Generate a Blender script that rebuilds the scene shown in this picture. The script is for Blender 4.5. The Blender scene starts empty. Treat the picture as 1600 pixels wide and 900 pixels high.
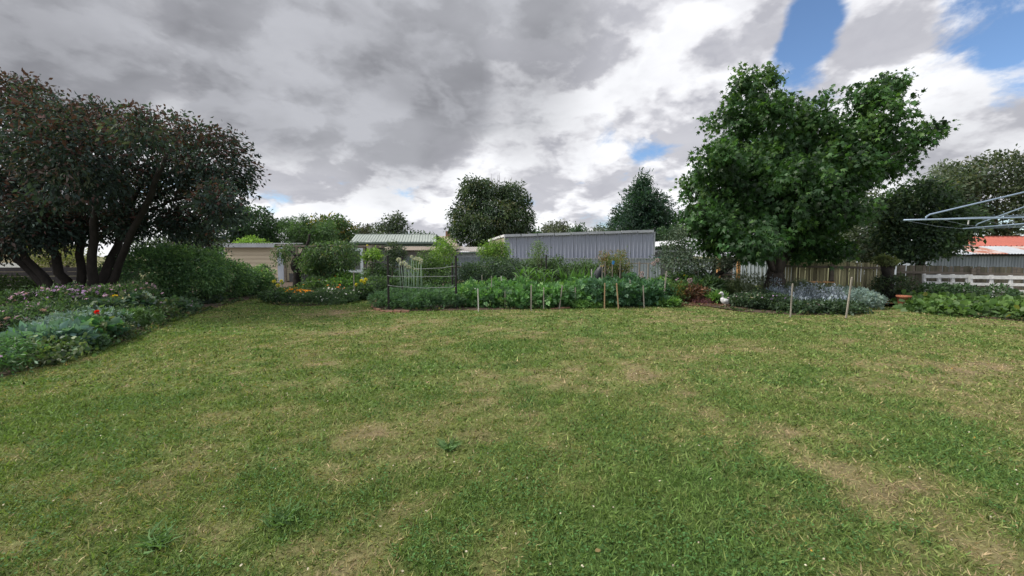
import bpy, math, random
import numpy as np
from mathutils import Vector

# ------------------------------------------------------------------ camera
scn = bpy.context.scene
F_PX, EYE, PITCH = 670.0, 1.65, math.atan(50/670.0)      # focal length in photo pixels (1600 wide)
cam_d = bpy.data.cameras.new('camera'); cam_d.sensor_width = 36.0; cam_d.lens = F_PX/1600*36
cam_d.clip_end = 3000; cam_d.clip_start = 0.05
cam = bpy.data.objects.new('camera', cam_d); scn.collection.objects.link(cam)
cam.location = (0, 0, EYE); cam.rotation_euler = (math.pi/2-PITCH, 0, 0)
scn.camera = cam

def ray(px, py):
    u = (px-800)/F_PX; v = (450-py)/F_PX
    c, s = math.cos(PITCH), math.sin(PITCH)
    return Vector((u, c+s*v, -s+c*v))
def P(px, py, d):                                        # world point seen at (px, py) at distance d along +Y
    r = ray(px, py); t = d/r.y
    return Vector((r.x*t, d, EYE+r.z*t))
def G(px, py, z=0.0):                                    # ground point seen at (px, py)
    r = ray(px, py); t = (z-EYE)/r.z
    return Vector((r.x*t, r.y*t, z))
def mpp(d): return d/F_PX                                # metres per photo pixel at distance d

# ------------------------------------------------------------------ sky and sun
SUN_AZ, SUN_EL = math.radians(-98), math.radians(48)
w = bpy.data.worlds.new('World'); scn.world = w; w.use_nodes = True
nt = w.node_tree; nt.nodes.clear()
def N(t, **k):
    n = nt.nodes.new(t)
    for a, b in k.items(): setattr(n, a, b)
    return n
def L(a, b): nt.links.new(a, b)
def M(op, a, b=None, c=None, clamp=False):
    n = N('ShaderNodeMath', operation=op, use_clamp=clamp)
    for i, v in enumerate((a, b, c)):
        if v is None: continue
        if isinstance(v, (int, float)): n.inputs[i].default_value = v
        else: L(v, n.inputs[i])
    return n.outputs[0]
def SM(v, a, b, lo=0.0, hi=1.0):
    n = N('ShaderNodeMapRange', interpolation_type='SMOOTHSTEP')
    L(v, n.inputs['Value'])
    n.inputs['From Min'].default_value = a; n.inputs['From Max'].default_value = b
    n.inputs['To Min'].default_value = lo; n.inputs['To Max'].default_value = hi
    return n.outputs[0]
sky = N('ShaderNodeTexSky', sky_type='NISHITA', sun_disc=False)
sky.sun_elevation = SUN_EL; sky.sun_rotation = SUN_AZ; sky.altitude = 400; sky.dust_density = 0.0; sky.ozone_density = 5.0; sky.air_density = 1.0
bg_sky = N('ShaderNodeBackground'); bg_sky.inputs[1].default_value = 0.05
L(sky.outputs[0], bg_sky.inputs[0])
tc = N('ShaderNodeTexCoord'); D = tc.outputs['Generated']
def off(vec, o):
    n = N('ShaderNodeVectorMath', operation='ADD'); L(vec, n.inputs[0]); n.inputs[1].default_value = o
    return n.outputs[0]
def plane(vec):                                          # direction -> place on the cloud deck, flattened towards the horizon
    sp_ = N('ShaderNodeSeparateXYZ'); L(vec, sp_.inputs[0])
    zc = M('ADD', M('MAXIMUM', sp_.outputs[2], 0.0), 0.34)
    c_ = N('ShaderNodeCombineXYZ'); L(M('DIVIDE', sp_.outputs[0], zc), c_.inputs[0]); L(M('DIVIDE', sp_.outputs[1], zc), c_.inputs[1])
    L(M('MULTIPLY', sp_.outputs[2], 0.9), c_.inputs[2])
    return c_.outputs[0]
def noise(vec, sc, det, rough, dist=0.0):
    n = N('ShaderNodeTexNoise'); L(vec, n.inputs['Vector'])
    n.inputs['Scale'].default_value = sc; n.inputs['Detail'].default_value = det
    n.inputs['Roughness'].default_value = rough; n.inputs['Distortion'].default_value = dist
    return n.outputs['Fac']
def spot(px, py, r_px, soft=1.0):                        # 1 towards the direction seen at (px, py), falling to 0
    d = ray(px, py).normalized()
    n = N('ShaderNodeVectorMath', operation='DOT_PRODUCT'); L(D, n.inputs[0]); n.inputs[1].default_value = d
    d2 = ray(px+r_px, py).normalized() if px < 800 else ray(px-r_px, py).normalized()
    return SM(n.outputs['Value'], d.dot(d2), 1-(1-d.dot(d2))*(1-soft))
def total(xs):
    a = xs[0]
    for b in xs[1:]: a = M('ADD', a, b)
    return a
sunv = Vector((math.sin(SUN_AZ)*math.cos(SUN_EL), math.cos(SUN_AZ)*math.cos(SUN_EL), math.sin(SUN_EL)))
def density(vec):
    v = plane(vec)
    nz = N('ShaderNodeTexNoise'); L(v, nz.inputs['Vector']); nz.inputs['Scale'].default_value = 3.2; nz.inputs['Detail'].default_value = 6; nz.inputs['Roughness'].default_value = 0.6
    wv = N('ShaderNodeVectorMath', operation='MULTIPLY_ADD'); L(nz.outputs['Color'], wv.inputs[0]); wv.inputs[1].default_value = (0.34, 0.34, 0.34); L(v, wv.inputs[2])
    vo = N('ShaderNodeTexVoronoi', feature='SMOOTH_F1', voronoi_dimensions='2D'); L(wv.outputs[0], vo.inputs['Vector'])
    vo.inputs['Scale'].default_value = 2.1; vo.inputs['Detail'].default_value = 3.0; vo.inputs['Roughness'].default_value = 0.52; vo.inputs['Lacunarity'].default_value = 2.3; vo.inputs['Smoothness'].default_value = 0.55
    puff = M('SUBTRACT', 1.0, vo.outputs['Distance'])
    return M('ADD', M('MULTIPLY', noise(v, 0.85, 3, 0.5), 0.55), M('MULTIPLY', puff, 0.45))
d0 = density(D); d1 = density(off(D, sunv*0.06))
V0 = plane(D)
lit = M('MULTIPLY', SM(M('SUBTRACT', d0, d1), -0.13, 0.11), 0.74)
lit = M('ADD', lit, M('ADD', M('MULTIPLY', SM(d0, 0.60, 0.42), 0.13), M('MULTIPLY', SM(noise(V0, 2.3, 8, 0.58, 0.8), 0.33, 0.68), 0.14)))
dark = total([spot(290, 85, 260), M('MULTIPLY', spot(430, 130, 170), 0.7), spot(600, 125, 200), M('MULTIPLY', spot(660, 165, 130), 0.8), spot(60, 40, 230), spot(770, 50, 200), spot(520, 20, 260),
              M('MULTIPLY', spot(840, 205, 110), 0.3), M('MULTIPLY', spot(610, 262, 90), 0.5), M('MULTIPLY', spot(510, 287, 70), 0.4), M('MULTIPLY', spot(1540, 225, 170), 0.5), M('MULTIPLY', spot(900, 90, 150), 0.25)])
dark = M('MULTIPLY', dark, M('ADD', M('MULTIPLY', SM(d0, 0.32, 0.64), 0.6), 0.60), clamp=True)
gaps = total([spot(1282, 0, 75), M('MULTIPLY', spot(1264, 50, 70), 0.8), M('MULTIPLY', spot(1240, 100, 70), 0.9), spot(1580, 0, 150), M('MULTIPLY', spot(1015, 240, 40), 0.28),
              M('MULTIPLY', spot(932, 208, 38), 0.6), M('MULTIPLY', spot(632, 292, 44), 0.7), M('MULTIPLY', spot(365, 205, 40), 0.5), M('MULTIPLY', spot(1610, 95, 110), 0.8)])
edge = noise(V0, 3.4, 12, 0.62, 0.35)
cover = M('ADD', M('MULTIPLY', M('SUBTRACT', edge, 0.5), 5.0), M('MULTIPLY', M('SUBTRACT', d0, 0.47), 3.4))
cover = M('SUBTRACT', M('ADD', cover, M('ADD', 1.62, M('MULTIPLY', dark, 1.4))), M('MULTIPLY', gaps, 1.7))
cover = SM(cover, -0.35, 0.85)
ramp = N('ShaderNodeValToRGB'); L(lit, ramp.inputs[0])
e = ramp.color_ramp.elements
e[0].position = 0.12; e[0].color = (0.235, 0.237, 0.262, 1)
e[1].position = 0.92; e[1].color = (0.49, 0.495, 0.51, 1)
m1 = e.new(0.5); m1.color = (0.37, 0.37, 0.39, 1)
soft = M('ADD', M('MULTIPLY', lit, 0.62), M('MULTIPLY', SM(noise(V0, 1.7, 5, 0.5, 0.6), 0.30, 0.70), 0.50))
rampd = N('ShaderNodeValToRGB'); L(soft, rampd.inputs[0])
e = rampd.color_ramp.elements
e[0].position = 0.0; e[0].color = (0.098, 0.100, 0.111, 1)
e[1].position = 1.0; e[1].color = (0.245, 0.25, 0.27, 1)
mx = N('ShaderNodeMix', data_type='RGBA'); L(dark, mx.inputs[0]); L(ramp.outputs[0], mx.inputs[6]); L(rampd.outputs[0], mx.inputs[7])
bg_cl = N('ShaderNodeBackground'); L(mx.outputs[2], bg_cl.inputs[0]); bg_cl.inputs[1].default_value = 0.69
ms = N('ShaderNodeMixShader'); L(cover, ms.inputs[0]); L(bg_sky.outputs[0], ms.inputs[1]); L(bg_cl.outputs[0], ms.inputs[2])
wo = N('ShaderNodeOutputWorld'); L(ms.outputs[0], wo.inputs[0])

sun_d = bpy.data.lights.new('sun', 'SUN'); sun_d.energy = 1.5; sun_d.angle = math.radians(18); sun_d.color = (1, 0.93, 0.82)
sun = bpy.data.objects.new('sun', sun_d); scn.collection.objects.link(sun)
sv = Vector((math.sin(SUN_AZ)*math.cos(SUN_EL), math.cos(SUN_AZ)*math.cos(SUN_EL), math.sin(SUN_EL)))
sun.rotation_euler = sv.to_track_quat('Z', 'Y').to_euler()

vs = scn.view_settings
vs.view_transform = 'Standard'; vs.look = 'None'; vs.exposure = 1.65; vs.gamma = 1.0; vs.use_curve_mapping = False
scn.cycles.max_bounces = 6; scn.cycles.diffuse_bounces = 3; scn.cycles.transmission_bounces = 3
scn.cycles.use_denoising = True; scn.cycles.denoiser = 'OPENIMAGEDENOISE'; scn.cycles.denoising_input_passes = 'RGB_ALBEDO_NORMAL'; scn.cycles.use_adaptive_sampling = False

# ------------------------------------------------------------------ helpers
C = scn.collection
rng = np.random.default_rng(7)
random.seed(7)

def mat(name, col, col2=None, scale=6.0, rough=0.7, bump=0.0, bscale=40.0, metallic=0.0, stretch=(1, 1, 1), lo=0.35, hi=0.65, spec=0.4):
    m = bpy.data.materials.new(name); m.use_nodes = True
    t = m.node_tree; b = t.nodes['Principled BSDF']
    b.inputs['Roughness'].default_value = rough; b.inputs['Metallic'].default_value = metallic
    b.inputs['Specular IOR Level'].default_value = spec
    g = t.nodes.new('ShaderNodeNewGeometry'); mp = t.nodes.new('ShaderNodeMapping')
    mp.inputs['Scale'].default_value = stretch; t.links.new(g.outputs['Position'], mp.inputs[0])
    n = t.nodes.new('ShaderNodeTexNoise'); t.links.new(mp.outputs[0], n.inputs['Vector'])
    n.inputs['Scale'].default_value = scale; n.inputs['Detail'].default_value = 6; n.inputs['Roughness'].default_value = 0.62
    r = t.nodes.new('ShaderNodeValToRGB'); t.links.new(n.outputs[0], r.inputs[0])
    r.color_ramp.elements[0].position = lo; r.color_ramp.elements[1].position = hi
    r.color_ramp.elements[0].color = (*col, 1); r.color_ramp.elements[1].color = (*(col2 or [c*0.75 for c in col]), 1)
    t.links.new(r.outputs[0], b.inputs['Base Color'])
    if bump:
        n2 = t.nodes.new('ShaderNodeTexNoise'); t.links.new(mp.outputs[0], n2.inputs['Vector'])
        n2.inputs['Scale'].default_value = bscale; n2.inputs['Detail'].default_value = 5
        bp = t.nodes.new('ShaderNodeBump'); bp.inputs['Strength'].default_value = bump; bp.inputs['Distance'].default_value = 0.02
        t.links.new(n2.outputs[0], bp.inputs['Height']); t.links.new(bp.outputs[0], b.inputs['Normal'])
    return m

def leaf_mat(name, transl=0.36, rough=0.5, spec=0.35):
    m = bpy.data.materials.new(name); m.use_nodes = True
    t = m.node_tree; b = t.nodes['Principled BSDF']; o = t.nodes['Material Output']
    a = t.nodes.new('ShaderNodeAttribute'); a.attribute_name = 'col'
    b.inputs['Roughness'].default_value = rough; b.inputs['Specular IOR Level'].default_value = spec
    t.links.new(a.outputs['Color'], b.inputs['Base Color'])
    if transl:
        tr = t.nodes.new('ShaderNodeBsdfTranslucent'); hs = t.nodes.new('ShaderNodeMix'); hs.data_type = 'RGBA'; hs.blend_type = 'MULTIPLY'
        hs.inputs[0].default_value = 1; hs.inputs[7].default_value = (1.5, 1.6, 0.7, 1)
        t.links.new(a.outputs['Color'], hs.inputs[6]); t.links.new(hs.outputs[2], tr.inputs[0])
        mxs = t.nodes.new('ShaderNodeMixShader'); mxs.inputs[0].default_value = transl
        t.links.new(b.outputs[0], mxs.inputs[1]); t.links.new(tr.outputs[0], mxs.inputs[2]); t.links.new(mxs.outputs[0], o.inputs[0])
    return m
LEAF = leaf_mat('leaf'); LEAF_DULL = leaf_mat('dull_leaf', 0.2, 0.75, 0.15); PETAL = leaf_mat('petal', 0.25, 0.7, 0.1); BLADE = leaf_mat('grass_blade', 0.25, 0.6, 0.2)

def setp(o, **k):
    for a, b in k.items():
        if b: o[a] = b
def thing(name, label, cat, loc, group=None):
    o = bpy.data.objects.new(name, None); o.empty_display_size = 0.2; C.objects.link(o)
    o.location = loc; setp(o, label=label, category=cat, group=group)
    return o
def root_of(o):
    while o.parent: o = o.parent
    return o
def link(name, me, m, parent=None, **props):
    o = bpy.data.objects.new(name, me); C.objects.link(o)
    if m: me.materials.append(m)
    if parent: o.parent = parent
    setp(o, **props)
    return o
def np_mesh(name, V, T, col=None, quads=False, smooth=False):
    me = bpy.data.meshes.new(name); k = T.shape[1]
    me.vertices.add(len(V)); me.vertices.foreach_set('co', np.ascontiguousarray(V, dtype=np.float32).ravel())
    me.loops.add(T.size); me.loops.foreach_set('vertex_index', np.ascontiguousarray(T, dtype=np.int32).ravel())
    me.polygons.add(len(T)); me.polygons.foreach_set('loop_start', np.arange(0, T.size, k, dtype=np.int32))
    if smooth: me.polygons.foreach_set('use_smooth', np.ones(len(T), dtype=bool))
    me.update(calc_edges=True)
    if col is not None:
        a = me.color_attributes.new('col', 'FLOAT_COLOR', 'POINT')
        a.data.foreach_set('color', np.concatenate([col, np.ones((len(col), 1))], 1).astype(np.float32).ravel())
    return me

class MB:
    def __init__(s): s.v = []; s.f = []
    def add(s, vs, fs):
        o = len(s.v); s.v += [Vector(v) for v in vs]; s.f += [[i+o for i in f] for f in fs]; return s
    def hexa(s, p):                                      # 8 corners: bottom ring, top ring
        return s.add(p, [(3, 2, 1, 0), (4, 5, 6, 7), (0, 1, 5, 4), (1, 2, 6, 5), (2, 3, 7, 6), (3, 0, 4, 7)])
    def box(s, c, sz, rz=0.0):
        c = Vector(c); x, y, z = sz[0]/2, sz[1]/2, sz[2]/2; a, b = math.cos(rz), math.sin(rz)
        q = [(-x, -y), (x, -y), (x, y), (-x, y)]
        return s.hexa([c+Vector((p[0]*a-p[1]*b, p[0]*b+p[1]*a, h)) for h in (-z, z) for p in q])
    def beam(s, p0, p1, wd, th, up=(0, 0, 1)):
        p0, p1 = Vector(p0), Vector(p1); d = (p1-p0).normalized(); u = Vector(up)
        if abs(d.dot(u)) > 0.95: u = Vector((0, 1, 0))
        sd_ = d.cross(u).normalized()*wd/2; uu = sd_.cross(d).normalized()*th/2
        return s.hexa([p-sd_-uu if k == 0 else p+sd_-uu if k == 1 else p+sd_+uu if k == 2 else p-sd_+uu for p in (p0, p1) for k in range(4)])
    def tube(s, pts, rad, n=8, cap=True, squash=None):
        pts = [Vector(p) for p in pts]; o = len(s.v); k = len(pts)
        if isinstance(rad, (int, float)): rad = [rad]*k
        ref = Vector((0, 0, 1))
        if abs((pts[-1]-pts[0]).normalized().z) > 0.8: ref = Vector((0, 1, 0))
        for i, p in enumerate(pts):
            d = (pts[min(i+1, k-1)]-pts[max(i-1, 0)]).normalized()
            a = d.cross(ref)
            a = a.normalized() if a.length > 1e-4 else Vector((1, 0, 0)); b = a.cross(d).normalized()
            for j in range(n):
                t = 2*math.pi*j/n
                s.v.append(p+(a*math.cos(t)*(squash[i] if squash else 1)+b*math.sin(t))*rad[i])
        for i in range(k-1):
            for j in range(n):
                s.f.append([o+i*n+j, o+i*n+(j+1) % n, o+(i+1)*n+(j+1) % n, o+(i+1)*n+j])
        if cap:
            s.f.append([o+j for j in range(n)][::-1]); s.f.append([o+(k-1)*n+j for j in range(n)])
        return s
    def lathe(s, c, prof, n=16):
        return s.tube([Vector(c)+Vector((0, 0, h)) for r, h in prof], [max(r, 0.001) for r, h in prof], n)
    def corr(s, O, U, V, pitch, amp, nrm, wave=False):   # ribbed sheet: O + u*U + v*V, ribs across U
        O, U, V, nrm = Vector(O), Vector(U), Vector(V), Vector(nrm).normalized()
        n = max(1, round(U.length/pitch)); prof = []
        for i in range(n):
            if wave: prof += [(i+0.0, 0), (i+0.25, .7), (i+0.5, 1), (i+0.75, .7)]
            else: prof += [(i+0.0, 0), (i+0.62, 0), (i+0.72, 1), (i+0.90, 1)]
        prof.append((n, 0)); o = len(s.v)
        for t, h in prof:
            b = O+U*(t/n)+nrm*amp*h
            s.v += [b, b+V]
        for i in range(len(prof)-1): s.f.append([o+2*i, o+2*i+2, o+2*i+3, o+2*i+1])
        return s
    def build(s, name, m, parent=None, smooth=False, **props):
        me = bpy.data.meshes.new(name); off_ = Vector(root_of(parent).location) if parent else Vector((0, 0, 0))
        me.from_pydata([tuple(v-off_) for v in s.v], [], s.f); me.update()
        if smooth: me.polygons.foreach_set('use_smooth', [True]*len(me.polygons))
        return link(name, me, m, parent, **props)

# leaf templates: along +Y, normal +Z, unit length
def T_oval(wd=0.27): return np.array([(0, 0, 0), (wd, .45, .05), (0, 1, -.12), (-wd, .45, .05)], float), np.array([(0, 1, 2), (0, 2, 3)])
OVAL, LANCE, SLIM = T_oval(), T_oval(0.16), T_oval(0.09)
ROUND = (np.array([(0, 0, 0), (.38, .28, .04), (.42, .65, .03), (0, 1, -.08), (-.42, .65, .03), (-.38, .28, .04)], float),
         np.array([(0, 1, 2), (0, 2, 3), (0, 3, 4), (0, 4, 5)]))
def _star():
    v = [(0, .3, .05)]; tips = [(-100, .42), (-48, .72), (0, .95), (48, .72), (100, .42)]
    v.append((0, 0, 0))
    fs = []; prev = 1
    seq = []
    for i, (a, r) in enumerate(tips):
        t = math.radians(a); seq.append((math.sin(t)*r*.85, .25+math.cos(t)*r*.78, -.22*r))
        if i < 4:
            t2 = math.radians((a+tips[i+1][0])/2); seq.append((math.sin(t2)*.24, .28+math.cos(t2)*.24, .02))
    v += seq
    ids = [1]+list(range(2, 2+len(seq)))+[1]
    fs = [(0, ids[i], ids[i+1]) for i in range(len(ids)-1)]
    return np.array(v, float), np.array(fs)
STAR = _star()
def _compound(n=5, wd=0.2, ln=0.45):
    V, Fc = [], []
    for i in range(n):
        if i == n-1: base, a = (0, .55), 0
        else: base, a = (0, .15+.22*(i//2)), (62 if i % 2 else -62)
        t = math.radians(a); c, s_ = math.cos(t), math.sin(t); o = len(V)
        for x, y, z in ((0, 0, 0), (wd*.9, ln*.5, .04), (0, ln, -.08), (-wd*.9, ln*.5, .04)):
            V.append((base[0]+x*c+y*s_, base[1]-x*s_+y*c, z-.1*abs(x)))
        Fc += [(o, o+1, o+2), (o, o+2, o+3)]
    return np.array(V, float), np.array(Fc)
COMPOUND = _compound()
FERN = _compound(5, .12, .44)
STRAP = (np.array([(-.05, 0, 0), (.05, 0, 0), (-.05, .5, .06), (.05, .5, .06), (0, 1, -.2)], float), np.array([(0, 1, 3), (0, 3, 2), (2, 3, 4)]))
SPRAY = (np.array([(0, 0, 0), (.16, .35, 0), (.05, .55, .03), (.12, .8, 0), (0, 1, -.05), (-.12, .8, 0), (-.05, .55, .03), (-.16, .35, 0)], float),
         np.array([(0, 1, 7), (1, 2, 7), (7, 2, 6), (2, 3, 6), (6, 3, 5), (3, 4, 5)]))
def _bloom(n=6):
    v = [(0, 0, .0)]
    for i in range(2*n):
        t = math.pi*i/n; r = .5 if i % 2 == 0 else .3
        v.append((math.cos(t)*r, math.sin(t)*r, .12 if i % 2 == 0 else .04))
    return np.array(v, float), np.array([(0, 1+i, 1+(i+1) % (2*n)) for i in range(2*n)])
BLOOM = _bloom()

def scatter(tpl, pos, axis, size, col, nrm=None, jit=0.15, roll=True):
    """batch of leaves: returns verts, tris, colours"""
    tv, tf = tpl; n = len(pos); size = np.broadcast_to(size, (n,))
    y = axis/np.maximum(np.linalg.norm(axis, axis=1, keepdims=True), 1e-6)
    r = rng.normal(size=(n, 3)) if nrm is None else nrm+rng.normal(size=(n, 3))*.25
    x = np.cross(y, r); x /= np.maximum(np.linalg.norm(x, axis=1, keepdims=True), 1e-6)
    z = np.cross(x, y)
    V = pos[:, None, :]+size[:, None, None]*(tv[None, :, 0:1]*x[:, None, :]+tv[None, :, 1:2]*y[:, None, :]+tv[None, :, 2:3]*z[:, None, :])
    Tt = tf[None]+(np.arange(n)*len(tv))[:, None, None]
    c = np.clip(col*(1+rng.normal(size=(n, 1))*jit), 0.002, .8)
    return V.reshape(-1, 3), Tt.reshape(-1, 3), np.repeat(c, len(tv), 0)
def join(parts):
    V, T_, Cc, o = [], [], [], 0
    for v, t, c in parts: V.append(v); T_.append(t+o); Cc.append(c); o += len(v)
    return np.concatenate(V), np.concatenate(T_), np.concatenate(Cc)
def to_obj(name, data, m, parent=None, **props):
    V, T_, Cc = data; off_ = np.array(root_of(parent).location) if parent else 0.0
    return link(name, np_mesh(name, V-off_, T_, Cc), m, parent, **props)

def crown(blobs, n, size, tpl, cols, leaves=14, cr=0.3, droop=0.25, shell=0.5, cut=0.72, up=0.0, zmin=0.03, tip=None, jit=0.15, cj=0.18, out=0.7, sjit=0.25, gain=1.75):
    """leaf clumps through the outer volume of blobs [(centre, (rx, ry, rz))]; cols [((r,g,b), weight)]; tip: (colour, chance) on outermost upper leaves"""
    c = np.array([b[0] for b in blobs], float); r = np.array([b[1] for b in blobs], float)
    nc = max(1, int(n/leaves)); area = (r[:, 0]*r[:, 2]+r[:, 0]*r[:, 1]+r[:, 1]*r[:, 2])
    got = []; gd = []; need = nc; tries = 0
    while need > 0 and tries < 12:
        k = need*2+20; pw = area**.85; i = rng.choice(len(c), k, p=pw/pw.sum())
        d = rng.normal(size=(k, 3)); d /= np.linalg.norm(d, axis=1, keepdims=True)
        rr = 1-shell*rng.random(k)**2
        p = c[i]+d*r[i]*rr[:, None]
        q = np.linalg.norm((p[:, None, :]-c[None])/r[None], axis=2); q[np.arange(k), i] = 9
        ok = (q.min(1) > cut) & (p[:, 2] > zmin)
        got.append(p[ok][:need]); gd.append(d[ok][:need]); need -= len(got[-1]); tries += 1
    p = np.concatenate(got); d = np.concatenate(gd); m_ = len(p)
    wts = np.array([x[1] for x in cols], float); ci = rng.choice(len(cols), m_, p=wts/wts.sum())
    base = gain*np.array([x[0] for x in cols], float)[ci]*(1+rng.normal(size=(m_, 1))*cj)
    pos = np.repeat(p, leaves, 0)+rng.normal(size=(m_*leaves, 3)).clip(-1.6, 1.6)*cr*np.array([1, 1, .75])
    dd = np.repeat(d, leaves, 0); col = np.repeat(base, leaves, 0)
    pos[:, 2] = np.maximum(pos[:, 2], zmin)
    ax = dd*out+rng.normal(size=pos.shape)*.6; ax[:, 2] += -droop+up
    if tip is not None:
        zz = (pos[:, 2]-pos[:, 2].min())/max(np.ptp(pos[:, 2]), .01)
        ch = rng.random(len(pos)) < tip[1]*np.clip(dd[:, 2]*.7+.45, 0.1, 1)*(.35+.65*zz)
        col[ch] = np.array(tip[0])
    sz = size*(1+rng.normal(size=len(pos))*sjit).clip(.4, 1.8)
    return scatter(tpl, pos, ax, sz, col, jit=jit)

def dome(base, wd, h, dp=None, k=7):                     # rough heap of blobs standing on base
    dp = dp or wd; b = []; base = Vector(base)
    for i in range(k):
        t = rng.random()*6.283; q = rng.random()**.6
        rr = (.30+.16*rng.random())
        hz = h*(.3+.42*rng.random()*(1-.4*q))
        b.append(((base.x+math.cos(t)*q*wd*.33, base.y+math.sin(t)*q*dp*.33, base.z+hz), (wd*rr, dp*rr, max(h*.30, .05))))
    return b
def flowers(blobs, n, size, col, top=0.2, tpl=None, jit=.12, lift=.03, face=(0, -.35, 1)):
    c = np.array([b[0] for b in blobs], float); r = np.array([b[1] for b in blobs], float)
    i = rng.integers(0, len(c), n*6); d = rng.normal(size=(n*6, 3)); d /= np.linalg.norm(d, axis=1, keepdims=True)
    d[:, 2] = np.abs(d[:, 2])*.8+top; d[:, 1] -= .25; d /= np.linalg.norm(d, axis=1, keepdims=True)
    p = c[i]+d*r[i]*1.05; q = np.linalg.norm((p[:, None]-c[None])/r[None], axis=2); q[np.arange(len(p)), i] = 9
    p = p[q.min(1) > .95][:n]; p[:, 2] += lift
    tv, tf = tpl or BLOOM
    ax = rng.normal(size=(len(p), 3))*.5+np.array([1, 0, 0]); nr = np.tile(np.array(face, float), (len(p), 1))+rng.normal(size=(len(p), 3))*.35
    return scatter((tv, tf), p, ax, size*(1+rng.normal(size=len(p))*.2), np.tile(np.array(col, float), (len(p), 1)), nrm=-nr, jit=jit)
def plant(name, label, cat, base, wd, h, n, size, tpl, cols, dp=None, group=None, blobs=None, fl=None, m=None, stems=0, k=7, **kw):
    t = thing(name, label, cat, base, group)
    bl = blobs or dome(base, wd, h, dp, k)
    kw.setdefault('leaves', 8); kw.setdefault('cr', max(.04, wd*.07))
    to_obj('foliage', crown(bl, n, size, tpl, cols, **kw), m or LEAF, t, kind='stuff')
    if stems:
        b = MB()
        for i in range(stems):
            q = bl[i % len(bl)][0]
            b.tube([Vector(base)+Vector(((q[0]-base[0])*.15, (q[1]-base[1])*.15, -.02)), Vector(q)*.5+Vector(base)*.5+Vector((0, 0, .05)), Vector(q)], [.012+.01*h, .010+.006*h, .004], 5)
        b.build('stem', BARK, t)
    for f in fl or []:
        to_obj(f[0], flowers(bl, *f[1:]), PETAL, t, kind='stuff')
    return t

# ------------------------------------------------------------------ materials
BARK = mat('bark', (.075, .062, .052), (.035, .030, .026), 9, .9, .6, 30, stretch=(1, 1, .35))
BARK_DARK = mat('dark_bark', (.034, .029, .026), (.017, .015, .014), 9, .9, .6, 30, stretch=(1, 1, .35))
STAKE = mat('weathered_stake', (.36, .33, .28), (.22, .20, .175), 14, .85, .3, 60, stretch=(1, 1, .2))
STAKE_NEW = mat('new_stake', (.42, .29, .17), (.32, .21, .12), 14, .8, .2, 60, stretch=(1, 1, .2))
STAKE_WHITE = mat('painted_stake', (.68, .67, .63), (.50, .48, .44), 14, .7, .2, 60, stretch=(1, 1, .2))
BLACK = mat('black_steel', (.012, .012, .014), (.025, .022, .02), 20, .6)
PALING = mat('paling_timber', (.44, .41, .24), (.31, .285, .175), 5, .9, .4, 45, stretch=(3, 3, .35))
PALING_OLD = mat('mossy_paling_timber', (.24, .225, .13), (.15, .14, .09), 5, .9, .4, 45, stretch=(3, 3, .35))
PALING_DARK = mat('old_paling_timber', (.155, .145, .10), (.09, .085, .065), 5, .9, .4, 45, stretch=(3, 3, .35))
RAIL = mat('rail_timber', (.22, .19, .155), (.11, .095, .08), 6, .9, .4, 40, stretch=(.4, .4, 3))
WHITE = mat('white_paint', (.72, .73, .74), (.52, .53, .54), 9, .6, .15, 50)
BLUEWHITE = mat('blue_white_paint', (.55, .61, .70), (.47, .53, .62), 2, .55)
BEIGE = mat('beige_weatherboard', (.72, .63, .47), (.64, .56, .42), 1.2, .75, stretch=(.3, 1, 3))
GALV = mat('galvanised_sheet', (.42, .44, .46), (.32, .34, .36), 2.2, .5, .0, metallic=.35)
LAVENDER = mat('lavender_sheet', (.34, .37, .455), (.305, .335, .415), .7, .55, .0, stretch=(2, 1, .3))
ZINC = mat('zinc_fence_sheet', (.34, .39, .43), (.27, .31, .35), 1.6, .5, .0, stretch=(2, 1, .3))
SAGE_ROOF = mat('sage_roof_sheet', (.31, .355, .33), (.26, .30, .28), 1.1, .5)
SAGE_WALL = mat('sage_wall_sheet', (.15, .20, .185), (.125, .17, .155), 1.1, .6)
TAN_ROOF = mat('tan_roof_sheet', (.38, .33, .27), (.24, .20, .165), 1.5, .7)
GREY_ROOF = mat('grey_roof_sheet', (.40, .38, .36), (.28, .27, .26), 1.5, .6)
MAUVE_BOARD = mat('mauve_board', (.21, .19, .19), (.15, .14, .14), 2, .8, stretch=(.3, 1, 4))
FENCE_BLUE = mat('blue_grey_fence_sheet', (.21, .25, .29), (.15, .18, .21), 1.6, .6, stretch=(3, 1, .3))
RED_ROOF = mat('red_roof_sheet', (.40, .115, .085), (.33, .10, .075), 1.5, .5)
RUST = mat('rusty_sheet', (.30, .12, .08), (.42, .37, .36), 1.5, .7, lo=.45, hi=.6)
PALE_SHEET = mat('pale_sheet', (.46, .49, .53), (.36, .39, .43), 1.5, .5, metallic=.2)
STAIN_WALL = mat('stained_wall_sheet', (.33, .37, .44), (.20, .23, .28), 1.2, .65, stretch=(2, 2, .4), lo=.3, hi=.72)
DARKMESH = mat('dark_shade_cloth', (.085, .095, .10), (.12, .125, .125), 8, .9)
SOIL = mat('garden_soil', (.050, .035, .026), (.095, .068, .048), 9, .95, .8, 25)
BRICK = mat('edging_brick', (.30, .16, .105), (.22, .13, .095), 12, .9, .3, 50)
TERRA = mat('terracotta', (.42, .155, .085), (.33, .125, .075), 8, .8, .1, 40)
ROPE = mat('pale_rope', (.30, .32, .33), (.22, .23, .24), 30, .8)
STEEL = mat('galvanised_tube', (.27, .35, .47), (.21, .28, .38), 12, .45, metallic=.2)
PLANK = mat('orange_timber', (.52, .29, .12), (.40, .22, .09), 6, .7, .2, 40, stretch=(.4, 3, 3))
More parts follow.
